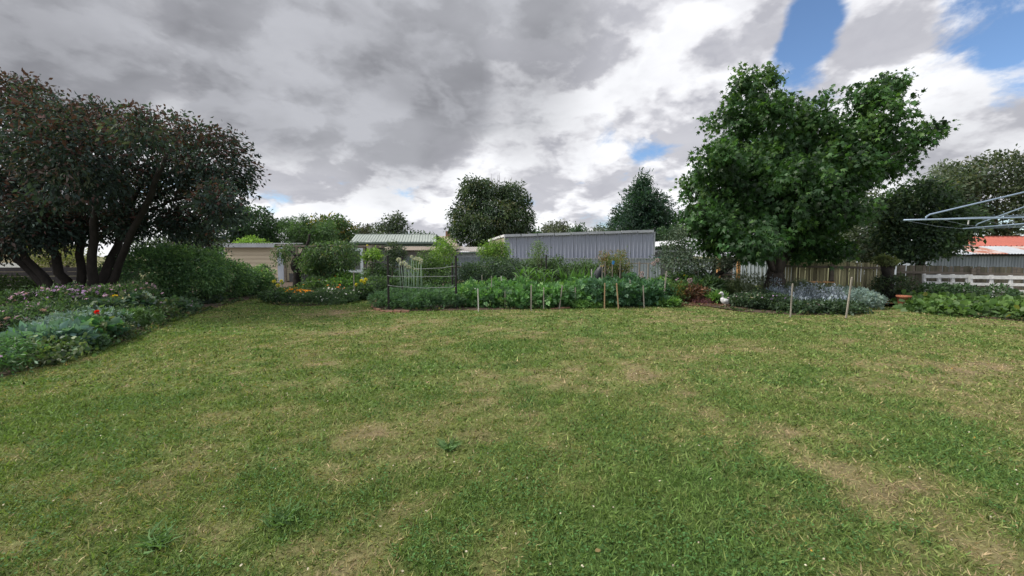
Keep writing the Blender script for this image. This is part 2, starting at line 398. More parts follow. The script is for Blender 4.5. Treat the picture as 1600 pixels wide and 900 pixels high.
CERAMIC = mat('white_ceramic', (.62, .63, .64), (.46, .48, .50), 7, .5, .1, 30)
BEAK = mat('beak_paint', (.48, .42, .32), (.44, .38, .28), 9, .5)
OWL = mat('owl_plastic', (.022, .026, .034), (.06, .065, .075), 18, .55, .2, 60)
BLUE = mat('blue_plastic', (.05, .25, .55), (.05, .22, .5), 9, .5)

# ------------------------------------------------------------------ noise fields for the lawn
def vnoise(x, y, seed=0):
    xi, yi = np.floor(x).astype(np.int64), np.floor(y).astype(np.int64); fx, fy = x-xi, y-yi
    fx = fx*fx*(3-2*fx); fy = fy*fy*(3-2*fy)
    def h(a, b):
        q = (a*374761393+b*668265263+seed*974634777) & 0xffffffff
        q = ((q ^ (q >> 13))*1274126177) & 0xffffffff
        return ((q ^ (q >> 16)) & 0xffff)/65535.0
    return (h(xi, yi)*(1-fx)+h(xi+1, yi)*fx)*(1-fy)+(h(xi, yi+1)*(1-fx)+h(xi+1, yi+1)*fx)*fy
def fbm(x, y, seed=0, oct=4):
    s = 0; a = .5; t = 0
    for i in range(oct): s = s+a*vnoise(x*2**i, y*2**i, seed+i); t += a; a *= .55
    return s/t
DRY = [(900, 533, .55, .35), (985, 577, .6, .4), (1050, 602, .4, .35), (1155, 652, .35, .4), (1230, 690, .35, .3), (1300, 735, .3, .45), (1350, 750, .3, .4), (1440, 790, .35, .45),
       (1480, 850, .4, .45), (1570, 870, .5, .5), (1400, 880, .3, .35), (150, 607, .6, .45), (530, 748, .22, .5), (600, 720, .35, .3), (560, 880, .25, .5), (545, 690, .4, .25), (320, 815, .18, .45),
       (165, 818, .16, .4), (1000, 745, .18, .3), (930, 745, .25, .3), (700, 620, .5, .25), (830, 590, .5, .2), (1520, 545, .8, .3), (1350, 520, .8, .25), (600, 510, .9, .3), (1060, 500, 1.2, .3),
       (700, 545, .8, .15), (840, 490, 1.2, .25), (330, 510, 1.0, .1), (770, 860, .2, .2), (480, 870, .25, .3), (1250, 570, 1.0, .15), (620, 800, .3, .3), (720, 740, .3, .2)]
LUSH = [(60, 660, 1.2, .45), (250, 640, 1.2, .3), (60, 780, .6, .35), (420, 720, .5, .25), (780, 540, 1.0, .45), (450, 480, 1.5, .3), (880, 760, .6, .45), (820, 880, .4, .45), (1150, 740, .5, .4),
        (1200, 630, .6, .35), (1250, 790, .5, .35), (1480, 700, .6, .35), (1560, 750, .5, .3), (440, 810, .2, .5), (240, 850, .2, .4), (950, 690, .6, .3), (1000, 840, .5, .4), (1500, 490, 1.5, .25),
        (950, 880, .4, .4), (1150, 560, .9, .25), (1080, 680, .5, .35), (1300, 600, .8, .15), (740, 780, .4, .3), (680, 860, .25, .35), (1130, 880, .35, .3)]
def lawn_fields(x, y):
    wx, wy = x+(fbm(x*2.2, y*2.2, 91)-.5)*.9, y+(fbm(x*2.2, y*2.2, 92)-.5)*.9
    d = (fbm(x*.55+7, y*.55, 3)-.5)*.75+(fbm(x*2.3, y*2.3, 5)-.5)*1.0+(fbm(x*8, y*8, 15, 3)-.5)*.8+.31
    for px, py, r, a in DRY:
        g = G(px, py); d = d+(.48 if px > 1280 and py > 720 else .62)*a*np.exp(-((wx-g.x)**2+(wy-g.y)**2*.8)/(r*r*(.7 if px > 850 and py > 560 else 1)))
    for px, py, r, a in LUSH:
        g = G(px, py); d = d-.62*a*np.exp(-((wx-g.x)**2+(wy-g.y)**2*.8)/(r*r))
    lush = fbm(x*1.1+40, y*1.1, 21)
    return np.clip(d, -.3, 1.0), lush
def lawn_colour(d, lush, n):
    green = np.array([.118, .166, .046])*(1-lush[:, None])+np.array([.070, .138, .038])*lush[:, None]
    mid = np.array([.152, .178, .061]); dry = np.array([.270, .208, .130])
    d = d[:, None]; a = np.clip(d/.42, 0, 1); b = np.clip((d-.42)/.5, 0, 1)
    return (green*(1-a)+mid*a)*(1-b)+dry*b
def inpoly(x, y, poly):
    r = np.zeros(len(x), bool); j = len(poly)-1
    for i in range(len(poly)):
        xi, yi, xj, yj = poly[i][0], poly[i][1], poly[j][0], poly[j][1]
        r ^= ((yi > y) != (yj > y)) & (x < (xj-xi)*(y-yi)/((yj-yi) or 1e-9)+xi); j = i
    return r

# ------------------------------------------------------------------ ground, lawn, beds
gm = mat('pasture', (.10, .12, .045), (.16, .15, .07), .6, .95)
me = bpy.data.meshes.new('ground'); me.from_pydata([(-900, -400, -.03), (900, -400, -.03), (900, 1500, -.03), (-900, 1500, -.03)], [], [(0, 1, 2, 3)])
link('ground', me, gm, kind='structure', label='open ground beyond the garden')

LEFT_BED = [G(-330, 680), G(-200, 648), G(0, 590), G(100, 561), G(200, 531), G(250, 508), G(300, 491), G(370, 471), G(437, 458), G(440, 452), Vector((-13, 27, 0)), Vector((-30, 27, 0)), Vector((-30, 3, 0))]
ISLAND = [G(*p) for p in ((410, 467), (420, 474), (440, 477), (480, 478), (520, 475), (550, 471), (576, 464), (580, 458), (560, 453), (510, 450), (450, 450), (420, 457))]
MAIN_BED = [G(*p) for p in ((586, 472), (585, 478), (590, 482), (604, 485), (640, 485.5), (720, 484.5), (800, 483), (900, 480), (1000, 477), (1060, 476), (1110, 479), (1160, 487), (1240, 491.5), (1340, 491), (1360, 484), (1358, 476), (1335, 468))] \
    + [Vector((11.8, 18.2, 0)), Vector((10.5, 27, 0)), Vector((-8.0, 27, 0)), G(600, 446), G(604, 452), G(594, 462)]
RIGHT_BED = [G(1402, 474), G(1450, 485), G(1520, 495), G(1600, 502), G(1800, 530), Vector((19.5, 14, 0)), Vector((14.6, 16.2, 0)), Vector((11.7, 17.4, 0)), G(1335, 466), G(1385, 467)]
for nm, lb, poly in (('garden_bed', 'long flower bed under the dark tree', LEFT_BED), ('garden_bed', 'island flower bed round the crooked tree', ISLAND),
                     ('garden_bed', 'large bed of vegetables and silver shrubs', MAIN_BED), ('garden_bed', 'bed of pumpkin vines by the fence', RIGHT_BED)):
    cen = sum(poly, Vector())/len(poly); b = MB(); n = len(poly)
    r0 = [p+Vector((0, 0, -.02)) for p in poly]; r1 = [p+(cen-p).normalized()*.10+Vector((0, 0, .02)) for p in poly]
    b.add(r0+r1, [(i, (i+1) % n, n+(i+1) % n, n+i) for i in range(n)]+[tuple(range(n, 2*n))])
    b.build(nm, SOIL, kind='structure', label=lb)
POLYS = [[(p.x, p.y) for p in q] for q in (LEFT_BED, ISLAND, MAIN_BED, RIGHT_BED)]
def on_lawn(x, y):
    r = np.ones(len(x), bool)
    for q in POLYS: r &= ~inpoly(x, y, q)
    return r

def lawn_sheet():
    xs = np.arange(-15, 24.01, .16); ys = np.arange(-2, 28.01, .16)
    X, Y = np.meshgrid(xs, ys); x, y = X.ravel(), Y.ravel()
    d, lu = lawn_fields(x, y); c = lawn_colour(d, lu, None)*(.66+.40*rng.random((len(x), 1)))
    z = (fbm(x*.8, y*.8, 33)-.5)*.03-.012
    nx, ny = len(xs), len(ys); i = np.arange(nx*ny).reshape(ny, nx)
    Q = np.stack([i[:-1, :-1], i[:-1, 1:], i[1:, 1:], i[1:, :-1]], -1).reshape(-1, 4)
    m = bpy.data.materials.new('lawn_turf'); m.use_nodes = True; t = m.node_tree; b = t.nodes['Principled BSDF']
    b.inputs['Roughness'].default_value = .95; b.inputs['Specular IOR Level'].default_value = .1
    a = t.nodes.new('ShaderNodeAttribute'); a.attribute_name = 'col'
    g = t.nodes.new('ShaderNodeNewGeometry')
    n = t.nodes.new('ShaderNodeTexNoise'); t.links.new(g.outputs['Position'], n.inputs['Vector']); n.inputs['Scale'].default_value = 28; n.inputs['Detail'].default_value = 8; n.inputs['Roughness'].default_value = .7
    r = t.nodes.new('ShaderNodeMapRange'); t.links.new(n.outputs[0], r.inputs[0]); r.inputs[1].default_value = .3; r.inputs[2].default_value = .7; r.inputs[3].default_value = .55; r.inputs[4].default_value = 1.35
    mx_ = t.nodes.new('ShaderNodeMix'); mx_.data_type = 'RGBA'; mx_.blend_type = 'MULTIPLY'; mx_.inputs[0].default_value = 1
    t.links.new(a.outputs['Color'], mx_.inputs[6]); t.links.new(r.outputs[0], mx_.inputs[7]); t.links.new(mx_.outputs[2], b.inputs['Base Color'])
    bp = t.nodes.new('ShaderNodeBump'); bp.inputs['Strength'].default_value = .8; bp.inputs['Distance'].default_value = .03
    t.links.new(n.outputs[0], bp.inputs['Height']); t.links.new(bp.outputs[0], b.inputs['Normal'])
    link('lawn', np_mesh('lawn', np.stack([x, y, z], 1), Q, c), m, kind='structure', label='mown lawn with dry and green patches')
lawn_sheet()

def grass():
    parts = []
    B5 = (np.array([(-.06, 0, 0), (.06, 0, 0), (-.045, .5, .06), (.045, .5, .06), (0, 1, -.12)], float), np.array([(0, 1, 3), (0, 3, 2), (2, 3, 4)]))
    B3 = (np.array([(-.10, 0, 0), (.10, 0, 0), (0, 1, 0)], float), np.array([(0, 1, 2)]))
    for y0, y1, dens, ln, tpl, wd in ((1.3, 3.2, 9500, .038, B5, 1.15), (3.2, 5.2, 5000, .038, B3, 1.25), (5.2, 9, 1900, .038, B3, 2.2), (9, 14.5, 560, .040, B3, 3.6), (14.5, 25, 120, .055, B3, 5)):
        xm = 1.32*y1+1.0; n = int(2*xm*(y1-y0)*dens)
        x = (rng.random(n)*2-1)*xm; y = y0+rng.random(n)*(y1-y0)
        ok = (np.abs(x) < 1.32*y+1.0) & on_lawn(x, y) & (x < 20) & (x > -14); x, y = x[ok], y[ok]
        d, lu = lawn_fields(x, y)
        keep = rng.random(len(x)) < np.clip(1.05-.55*np.clip(d, 0, 1), .2, 1); x, y, d, lu = x[keep], y[keep], d[keep], lu[keep]
        dd = d+rng.normal(size=len(x))*.26
        c = lawn_colour(np.clip(dd, -.3, 1), np.clip(lu+rng.normal(size=len(x))*.15, 0, 1), None)*1.28
        ax = rng.normal(size=(len(x), 3))*np.array([.8, .8, .3]); ax[:, 2] = np.abs(ax[:, 2])+.42-.22*np.clip(d, 0, 1)
        s = ln*(1+rng.normal(size=len(x))*.35).clip(.4, 2.2)*(1.1-.35*np.clip(d, 0, 1))
        pos = np.stack([x, y, (fbm(x*.8, y*.8, 33)-.5)*.03-.016], 1)
        tv = tpl[0].copy(); tv[:, 0] *= wd
        parts.append(scatter((tv, tpl[1]), pos, ax, s, c, jit=.32))
    # clover leaves and a few small blooms among the near blades
    n = 60000; y = 1.4+rng.random(n)**.8*5; x = (rng.random(n)*2-1)*(1.32*y+1); ok = on_lawn(x, y); x, y = x[ok], y[ok]
    d, lu = lawn_fields(x, y); cl = fbm(x*1.7, y*1.7, 61); ok = (d < .3) & (cl > .5); x, y = x[ok], y[ok]; n = len(x)
    pos = np.stack([x, y, .012+.022*rng.random(n)], 1)
    ax = rng.normal(size=(n, 3))*np.array([1, 1, .25]); nr = np.tile(np.array([0, 0, 1.]), (n, 1))
    parts.append(scatter(ROUND, pos, ax, .0125*(1+.3*rng.normal(size=n)).clip(.5, 1.6), np.tile(np.array([.062, .145, .042]), (n, 1)), nrm=nr, jit=.22))
    n = 230; y = 1.5+rng.random(n)*6; x = (rng.random(n)*2-1)*(1.3*y); ok = on_lawn(x, y); x, y = x[ok], y[ok]; n = len(x)
    pc = np.array([(.55, .5, .4), (.5, .44, .36), (.5, .3, .06)])[rng.choice(3, n, p=[.6, .3, .1])]
    for q in range(2):
        parts.append(scatter(BLOOM, np.stack([x, y, np.full(n, .035)], 1)+rng.normal(size=(n, 3))*.002, rng.normal(size=(n, 3))*np.array([1, 1, .3]), .013, pc, nrm=np.tile(np.array([0, -.6, 1.]), (n, 1))))
    to_obj('grass', join(parts), BLADE, kind='stuff', label='short mown grass with clover and dry straw covering the lawn')
grass()

# ------------------------------------------------------------------ sheds and houses
def ground_of(v): return Vector((v[0], v[1], 0))
def wall_sheets(parent, a, b, z0, z1a, z1b, m, pitch, amp, wide, nrm, name='wall_sheet'):
    """ribbed sheets side by side from a to b (ground points); top runs from z1a to z1b"""
    a, b = Vector(a), Vector(b); n = max(1, round((b-a).length/wide))
    for i in range(n):
        p0, p1 = a.lerp(b, i/n), a.lerp(b, (i+1)/n); za = z1a+(z1b-z1a)*(i+.5)/n
        gap = (p1-p0).normalized()*.006
        MB().corr(p0+gap+Vector(nrm)*(.004*(i % 2))+Vector((0, 0, z0)), p1-p0-2*gap, (0, 0, za-z0), pitch, amp, nrm).build(name, m, parent)

# beige weatherboard shed behind the hedge
d = 27.0; a = P(351, 386, d); b = P(434, 386, d); ztop = a.z
sh = thing('garden_shed', 'small beige weatherboard shed with a white ribbed roof edge, behind the trimmed hedge', 'shed', (a.x, d, 0))
MB().box(((a.x+b.x)/2, d+1.6, ztop/2), (b.x-a.x-.04, 3.1, ztop-.04)).build('wall', BEIGE, sh)
nb = 9
for i in range(nb):
    z0 = i*ztop/nb; hgt = ztop/nb
    MB().hexa([(a.x, d-.045, z0), (b.x, d-.045, z0), (b.x, d+.04, z0), (a.x, d+.04, z0), (a.x, d-.012, z0+hgt-.012), (b.x, d-.012, z0+hgt-.012), (b.x, d+.04, z0+hgt-.012), (a.x, d+.04, z0+hgt-.012)]).build('weatherboard', BEIGE, sh)
rf = MB(); rf.corr((a.x-.3, d-.35, ztop+.20), (b.x-a.x+.25, 0, 0), (0, 3.8, .12), .16, .03, (0, 0, 1), True).build('roof', GALV, sh)
MB().box(((a.x+b.x)/2-.15, d-.36, ztop+.08), (b.x-a.x+.3, .05, .22)).build('fascia', PALE_SHEET, sh)
MB().box((b.x+.25, d+1.2, ztop+.12), (1.5, 2.6, .08)).build('lean_to_roof', GREY_ROOF, sh)
MB().box((b.x+.16, d-.02, ztop/2), (.36, .10, ztop-.02)).build('corner_board', BLUEWHITE, sh)

# bird aviary: timber frame, dark mesh, white framed door
d = 26.6; a = P(445, 386, d); b = P(581, 386, d); zt = 2.22
av = thing('aviary', 'timber framed aviary with dark mesh and a white framed door behind the crooked tree', 'aviary', (a.x, d, 0))
def post(px, wd, m, nm='post', top=zt, dd=d): 
    q = P(px, 400, dd); MB().box((q.x, dd, top/2), (wd, wd, top)).build(nm, m, av)
for px, wd in ((445, .11), (464, .13), (511, .11), (569, .13)): post(px, wd, RAIL)
MB().beam((a.x-.1, d-.01, zt+.04), (b.x, d-.01, zt+.04), .14, .10).build('top_rail', RAIL, av)
MB().beam((a.x, d+2.6, zt+.04), (b.x, d+2.6, zt+.04), .12, .10).build('top_rail', RAIL, av)
for xx in np.linspace(a.x, b.x, 5): MB().beam((xx, d, zt+.1), (xx, d+2.6, zt+.1), .08, .06).build('rafter', RAIL, av)
MB().box(((a.x+b.x)/2, d+2.7, zt/2), (b.x-a.x, .05, zt)).build('back_wall', DARKMESH, av)
MB().box(((a.x+b.x)/2, d+.3, .28), (b.x-a.x-.1, .04, .56)).build('skirt_panel', DARKMESH, av)
q0, q1 = P(446, 404, d+1.2), P(463, 394, d+1.2)
MB().box(((q0.x+q1.x)/2, d+1.2, 1.9), (q1.x-q0.x+.2, .04, .55)).build('pale_panel', WHITE, av)
wr = MB()
for xx in np.arange(a.x, b.x, .12): wr.beam((xx, d-.03, .02), (xx, d-.03, zt), .006, .006)
for zz in np.arange(.1, zt, .12): wr.beam((a.x, d-.03, zz), (b.x, d-.03, zz), .006, .006)
wr.build('wire_mesh', BLACK, av, kind='stuff')
dl, dr = P(531, 400, d).x, P(566, 400, d).x
dm = MB()
for xx in (dl, dr): dm.box((xx, d-.08, 1.08), (.17, .07, 2.1))
dm.box(((dl+dr)/2, d-.08, 2.05), (dr-dl-.172, .066, .16)); dm.box(((dl+dr)/2, d-.08, .72), (dr-dl-.172, .066, .16)); dm.box(((dl+dr)/2, d-.08, .12), (dr-dl-.172, .066, .16))
dm.build('door_frame', BLUEWHITE, av)
MB().box(((dl+dr)/2, d-.05, 1.05), (dr-dl-.17, .02, 1.9)).build('door_mesh', DARKMESH, av)
q = P(577.5, 400, 25.9)
gp_ = thing('gate_post', 'thick pale timber post at the end of the aviary with a yellow cap', 'post', (q.x, 25.9, 0))
MB().box((q.x, 25.9, 1.12), (.26, .2, 2.24)).build('shaft', STAKE, gp_); MB().lathe((q.x-.12, 25.9, 2.24), [(.05, 0), (.07, .05), (.04, .1)], 8).build('cap', mat('yellow_cap', (.5, .45, .05)), gp_)

# sage green shed
d = 40.0; e0, e1 = P(548, 378.5, d), P(683, 378.5, d); r0, r1 = P(556, 366.5, 44), P(682, 366.5, 44)
sg = thing('farm_shed', 'long sage green metal shed with a pale green ribbed roof', 'shed', (e0.x, d, 0))
MB().box(((e0.x+e1.x)/2, 44.2, e0.z/2), (e1.x-e0.x-.1, 8.2, e0.z)).build('wall', SAGE_WALL, sg)
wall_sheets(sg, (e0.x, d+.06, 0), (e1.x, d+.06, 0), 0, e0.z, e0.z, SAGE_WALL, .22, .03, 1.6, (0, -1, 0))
n = 10
for i in range(n):
    x0, x1 = e0.x+(e1.x-e0.x)*i/n, e0.x+(e1.x-e0.x)*(i+1)/n; y0, y1 = r0.x+(r1.x-r0.x)*i/n, r0.x+(r1.x-r0.x)*(i+1)/n
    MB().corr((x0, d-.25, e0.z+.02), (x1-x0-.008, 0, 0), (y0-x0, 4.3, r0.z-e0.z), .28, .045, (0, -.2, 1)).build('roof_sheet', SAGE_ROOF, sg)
MB().beam((e0.x-.05, d-.3, e0.z-.06), (e1.x+.05, d-.3, e0.z-.06), .12, .14).build('gutter', SAGE_WALL, sg)
MB().beam((r0.x-.05, 44.06, r0.z+.02), (r1.x+.05, 44.06, r0.z+.02), .35, .05).build('ridge_cap', SAGE_ROOF, sg)
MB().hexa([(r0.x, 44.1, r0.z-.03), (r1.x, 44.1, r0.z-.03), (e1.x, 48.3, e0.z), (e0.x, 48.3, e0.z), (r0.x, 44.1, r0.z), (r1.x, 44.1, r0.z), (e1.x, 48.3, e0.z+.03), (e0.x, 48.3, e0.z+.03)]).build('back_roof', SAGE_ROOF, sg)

# low tan roofed shed with boards
d = 33.0; e0, e1 = P(581, 391.5, d), P(708, 391.5, d); rz = P(600, 385.5, 35).z
ts = thing('low_shed', 'low long shed with a weathered tan corrugated roof and mauve boards', 'shed', (e0.x, d, 0))
MB().box(((e0.x+e1.x)/2+.3, d+1.4, e0.z/2-.05), (e1.x-e0.x-.9, 2.2, e0.z-.1)).build('wall', MAUVE_BOARD, ts)
for i in range(8):
    MB().box(((e0.x+e1.x)/2+.3, d+.28, .14+i*.26), (e1.x-e0.x-.8, .03+.012*(i % 2), .245)).build('board', MAUVE_BOARD, ts)
n = 8
for i in range(n):
    x0, x1 = e0.x+(e1.x-e0.x)*i/n, e0.x+(e1.x-e0.x)*(i+1)/n
    MB().corr((x0, d-.1, e0.z), (x1-x0-.01, 0, 0), (.55, 2.4, rz-e0.z), .15, .045, (0, -.2, 1), True).build('roof_sheet', TAN_ROOF, ts)
# grey roofed annex beside it
d = 34.0; e0, e1 = P(700, 393.5, d), P(758, 393.5, d)
an = thing('lean_to_shed', 'grey corrugated roof lean-to with a pale blue wall, left of the lavender shed', 'shed', (e0.x, d, 0))
wall_sheets(an, (e0.x, d+.1, 0), (e1.x, d+.1, 0), 0, e0.z-.04, e0.z-.04, ZINC, .2, .03, .9, (0, -1, 0))
MB().box(((e0.x+e1.x)/2, d+1.6, e0.z/2-.05), (e1.x-e0.x-.05, 2.8, e0.z-.1)).build('wall', ZINC, an)
for i in range(4):
    x0, x1 = e0.x+(e1.x-e0.x)*i/4, e0.x+(e1.x-e0.x)*(i+1)/4
    MB().corr((x0, d-.15, e0.z), (x1-x0-.01, 0, 0), (.05, 2.6, .42), .15, .04, (0, -.2, 1), True).build('roof_sheet', GREY_ROOF, an)
MB().beam((e0.x, d-.12, e0.z-.06), (e1.x, d-.12, e0.z-.06), .05, .1).build('fascia', SAGE_WALL, an)

# boundary fence of blue grey sheets below the low sheds
d = 30.0; a, b = P(566, 402, d), P(790, 402, d)
bf = thing('sheet_fence', 'blue grey corrugated sheet fence below the low tan roof', 'fence', (a.x, d, 0))
wall_sheets(bf, (a.x, d, 0), (b.x, d, 0), 0, 1.55, 1.55, FENCE_BLUE, .19, .03, .8, (0, -1, 0), 'fence_sheet')
MB().beam((a.x, d-.05, 1.57), (b.x, d-.05, 1.57), .05, .05).build('top_rail', FENCE_BLUE, bf)
MB().beam((a.x, d-.05, .9), (b.x, d-.05, .9), .05, .06).build('mid_rail', RAIL, bf)

# lavender grey shed
d = 30.0; A, B_ = P(789, 370, d), P(1022, 362.5, d); Cc = P(764, 374, 35.5); Dd = B_+Vector((-1.3, 6.0, -.3))
lv = thing('lavender_shed', 'large lavender grey ribbed metal shed with a plain windowless wall', 'shed', (A.x, d, 0))
nn = (Vector((B_.x, d, 0))-Vector((A.x, d, 0))).normalized().cross(Vector((0, 0, 1)))
MB().hexa([(A.x+.05, d+.08, 0), (B_.x-.05, d+.08, 0), (Dd.x-.05, 36, 0), (Cc.x+.05, 35.5, 0), (A.x+.05, d+.08, A.z-.03), (B_.x-.05, d+.08, B_.z-.03), (Dd.x-.05, 36, B_.z-.3), (Cc.x+.05, 35.5, A.z-.12)]).build('inner_wall', MAUVE_BOARD, lv)
wall_sheets(lv, (A.x, d, 0), (B_.x, d, 0), 1.50, A.z, B_.z, LAVENDER, .26, .035, .78, (0, -1, 0))
MB().beam((A.x-.03, d-.02, 0), (A.x-.03, d-.02, A.z), .09, .09).build('corner_trim', WHITE, lv)
MB().beam((B_.x+.03, d-.02, 0), (B_.x+.03, d-.02, B_.z), .09, .09).build('corner_trim', PALE_SHEET, lv)
n = 9
for i in range(n):
    p0 = Vector((A.x, d, A.z)).lerp(Vector((B_.x, d, B_.z)), i/n); p1 = Vector((A.x, d, A.z)).lerp(Vector((B_.x, d, B_.z)), (i+1)/n-.006)
    j = Vector((0, -.1, random.uniform(0, .03)))
    MB().beam(p0+j+Vector((0, 0, .06)), p1+j+Vector((0, 0, .06)), .16, .17).build('roof_flashing', PALE_SHEET, lv)
MB().beam((A.x, d-.03, A.z+.08), (Cc.x, 35.5, A.z-.05), .12, .16).build('barge_board', WHITE, lv)
MB().hexa([(A.x, d, A.z+.02), (B_.x, d, B_.z+.02), (Dd.x, 36, B_.z-.25), (Cc.x, 35.5, A.z-.08)]+[(A.x, d, A.z+.06), (B_.x, d, B_.z+.06), (Dd.x, 36, B_.z-.2), (Cc.x, 35.5, A.z-.03)]).build('roof', GALV, lv)
wall_sheets(lv, (Cc.x, 35.5, 0), (A.x, d+.06, 0), 0, A.z-.15, A.z-.05, TAN_ROOF, .26, .03, 1.6, (-.95, -.2, 0), 'end_sheet')
z2 = thing('zinc_fence', 'pale zinc sheet fence along the foot of the lavender shed', 'fence', (A.x, d-.35, 0))
wall_sheets(z2, (A.x+.1, d-.35, 0), (B_.x+.4, d-.35, 0), 0, 1.49, 1.49, ZINC, .2, .03, .8, (0, -1, 0), 'fence_sheet')
MB().beam((A.x+.1, d-.40, 1.5), (B_.x+.4, d-.40, 1.5), .05, .04).build('top_rail', PALE_SHEET, z2)

z3 = thing('zinc_fence', 'pale zinc sheet fence behind the star leaved tree and the potting shelf', 'fence', (9.9, 25.5, 0))
wall_sheets(z3, (9.6, 25.5, 0), (15.4, 23.4, 0), 0, 1.45, 1.44, ZINC, .2, .03, .8, (-.35, -.94, 0), 'fence_sheet')
MB().beam((9.6, 25.44, 1.46), (15.4, 23.34, 1.45), .05, .04).build('top_rail', PALE_SHEET, z3)
# white roofed shed peeping out to the right of it
d = 36.0; a, b = P(1016, 386, d), P(1062, 380, d)
ws = thing('small_shed', 'small shed with a white sloping roof between the lavender shed and the big tree', 'shed', (a.x, d, 0))
MB().box(((a.x+b.x)/2+.5, d+1.6, 1.1), (b.x-a.x+1.4, 3, 2.2)).build('wall', DARKMESH, ws)
MB().corr((a.x, d-.2, a.z), (b.x-a.x+1.2, 0, .28), (.2, 3.4, .42), .18, .04, (0, -.2, 1), True).build('roof', mat('white_roof_sheet', (.62, .64, .68), (.5, .52, .56), 2, .5), ws)
MB().box(((a.x+b.x)/2+.5, d+.07, 1.5), (b.x-a.x+1.2, .05, .12)).build('green_band', mat('green_band', (.05, .2, .15)), ws)
MB().box(((a.x+b.x)/2+.5, d+.07, 2.05), (b.x-a.x+1.2, .05, .16)).build('pale_band', PALE_SHEET, ws)

# red roofed shed beyond the fence on the right
d = 22.0; e0, e1 = P(1450, 397.5, d), P(1800, 397.5, d); m0, m1 = P(1462, 385.5, 23.8), P(1800, 385.5, 23.8); t0, t1 = P(1526, 371, 26.5), P(1800, 371, 26.5)
rd = thing('red_roofed_shed', 'old shed with a bright red top roof above a rust streaked pale lower roof', 'shed', (e0.x, d, 0))
wall_sheets(rd, (e0.x+.3, d+.35, 0), (e1.x, d+.35, 0), 0, e0.z-.02, e0.z-.02, STAIN_WALL, .17, .028, .8, (0, -1, 0))
MB().box(((e0.x+e1.x)/2+.3, d+2.9, e0.z/2-.03), (e1.x-e0.x-.6, 4.8, e0.z-.08)).build('inner_wall', STAIN_WALL, rd)
MB().beam((e0.x+.3, d+.25, e0.z-.05), (e1.x, d+.25, e0.z-.05), .05, .08).build('fascia', BLACK, rd)
n = 14
for i in range(n):
    x0, x1 = e0.x+(e1.x-e0.x)*i/n, e0.x+(e1.x-e0.x)*(i+1)/n
    MB().corr((x0, d-.1, e0.z+.01), (x1-x0-.01, 0, 0), (.5, 2.0, m0.z-e0.z), .17, .035, (0, -.3, 1), True).build('lower_roof_sheet', RUST if i in (3, 4, 7, 11) else PALE_SHEET, rd)
n = 12; u0 = P(1524, 385.5, 23.9)
for i in range(n):
    x0, x1 = u0.x+(e1.x-u0.x)*i/n, u0.x+(e1.x-u0.x)*(i+1)/n
    MB().corr((x0, 23.9, u0.z+.03), (x1-x0-.008, 0, 0), (.35, 2.6, t0.z-u0.z), .3, .04, (0, -.3, 1)).build('upper_roof_sheet', RED_ROOF, rd)
MB().beam((u0.x+.3, 26.5, t0.z+.05), (e1.x, 26.5, t0.z+.05), .3, .06).build('ridge_cap', RED_ROOF, rd)
MB().box(((u0.x+e1.x)/2, 26, t0.z/2-.25), (e1.x-u0.x-.3, 3.6, t0.z-.55)).build('rear_wall', STAIN_WALL, rd)

# far houses
a, b = P(672, 384, 70), P(712, 384, 70)
hs = thing('far_house', 'distant house with a tan roof and a brick chimney beside the broad round tree', 'house', (a.x, 70, 0))
MB().box(((a.x+b.x)/2, 73, a.z/2), (b.x-a.x, 6, a.z)).build('wall', BEIGE, hs)
MB().hexa([(a.x-.3, 69.6, a.z), (b.x+.3, 69.6, a.z), (b.x+.3, 76.4, a.z), (a.x-.3, 76.4, a.z), (a.x+.6, 72.6, a.z+1.7), (b.x-.6, 72.6, a.z+1.7), (b.x-.6, 73.4, a.z+1.7), (a.x+.6, 73.4, a.z+1.7)]).build('roof', TAN_ROOF, hs)
q = P(700, 370, 72.5); MB().box((q.x, 72.5, a.z+1.6), (.7, .7, 1.8)).build('chimney', BRICK, hs)
a, b = P(898, 367, 95), P(948, 367, 95)
hs = thing('white_house', 'distant white gabled house just above the roof edge of the lavender shed', 'house', (a.x, 95, 0))
MB().box(((a.x+b.x)/2, 99, a.z/2), (b.x-a.x, 7, a.z)).build('wall', WHITE, hs)
MB().hexa([(a.x-.3, 94.6, a.z), (b.x+.3, 94.6, a.z), (b.x+.3, 103, a.z), (a.x-.3, 103, a.z), (a.x+.3, 98.5, a.z+1.2), (b.x-3, 98.5, a.z+1.2), (b.x-3, 98.9, a.z+1.2), (a.x+.3, 98.9, a.z+1.2)]).build('roof', GALV, hs)
a, b = P(-60, 412, 30), P(34, 396, 30)
hs = thing('pale_outbuilding', 'pale cream outbuilding glimpsed under the branches of the dark tree', 'building', (a.x, 30, 0))
MB().box(((a.x+b.x)/2, 32, 1.3), (b.x-a.x, 4, 2.2)).build('wall', mat('cream_wall', (.55, .47, .30), (.46, .40, .27), 3), hs)
MB().box(((a.x+b.x)/2, 29.9, .95), (b.x-a.x+.3, .06, .45)).build('lower_panel', WHITE, hs)
MB().box(((a.x+b.x)/2, 32, 2.5), (b.x-a.x+.6, 4.6, .16)).build('roof', GREY_ROOF, hs)

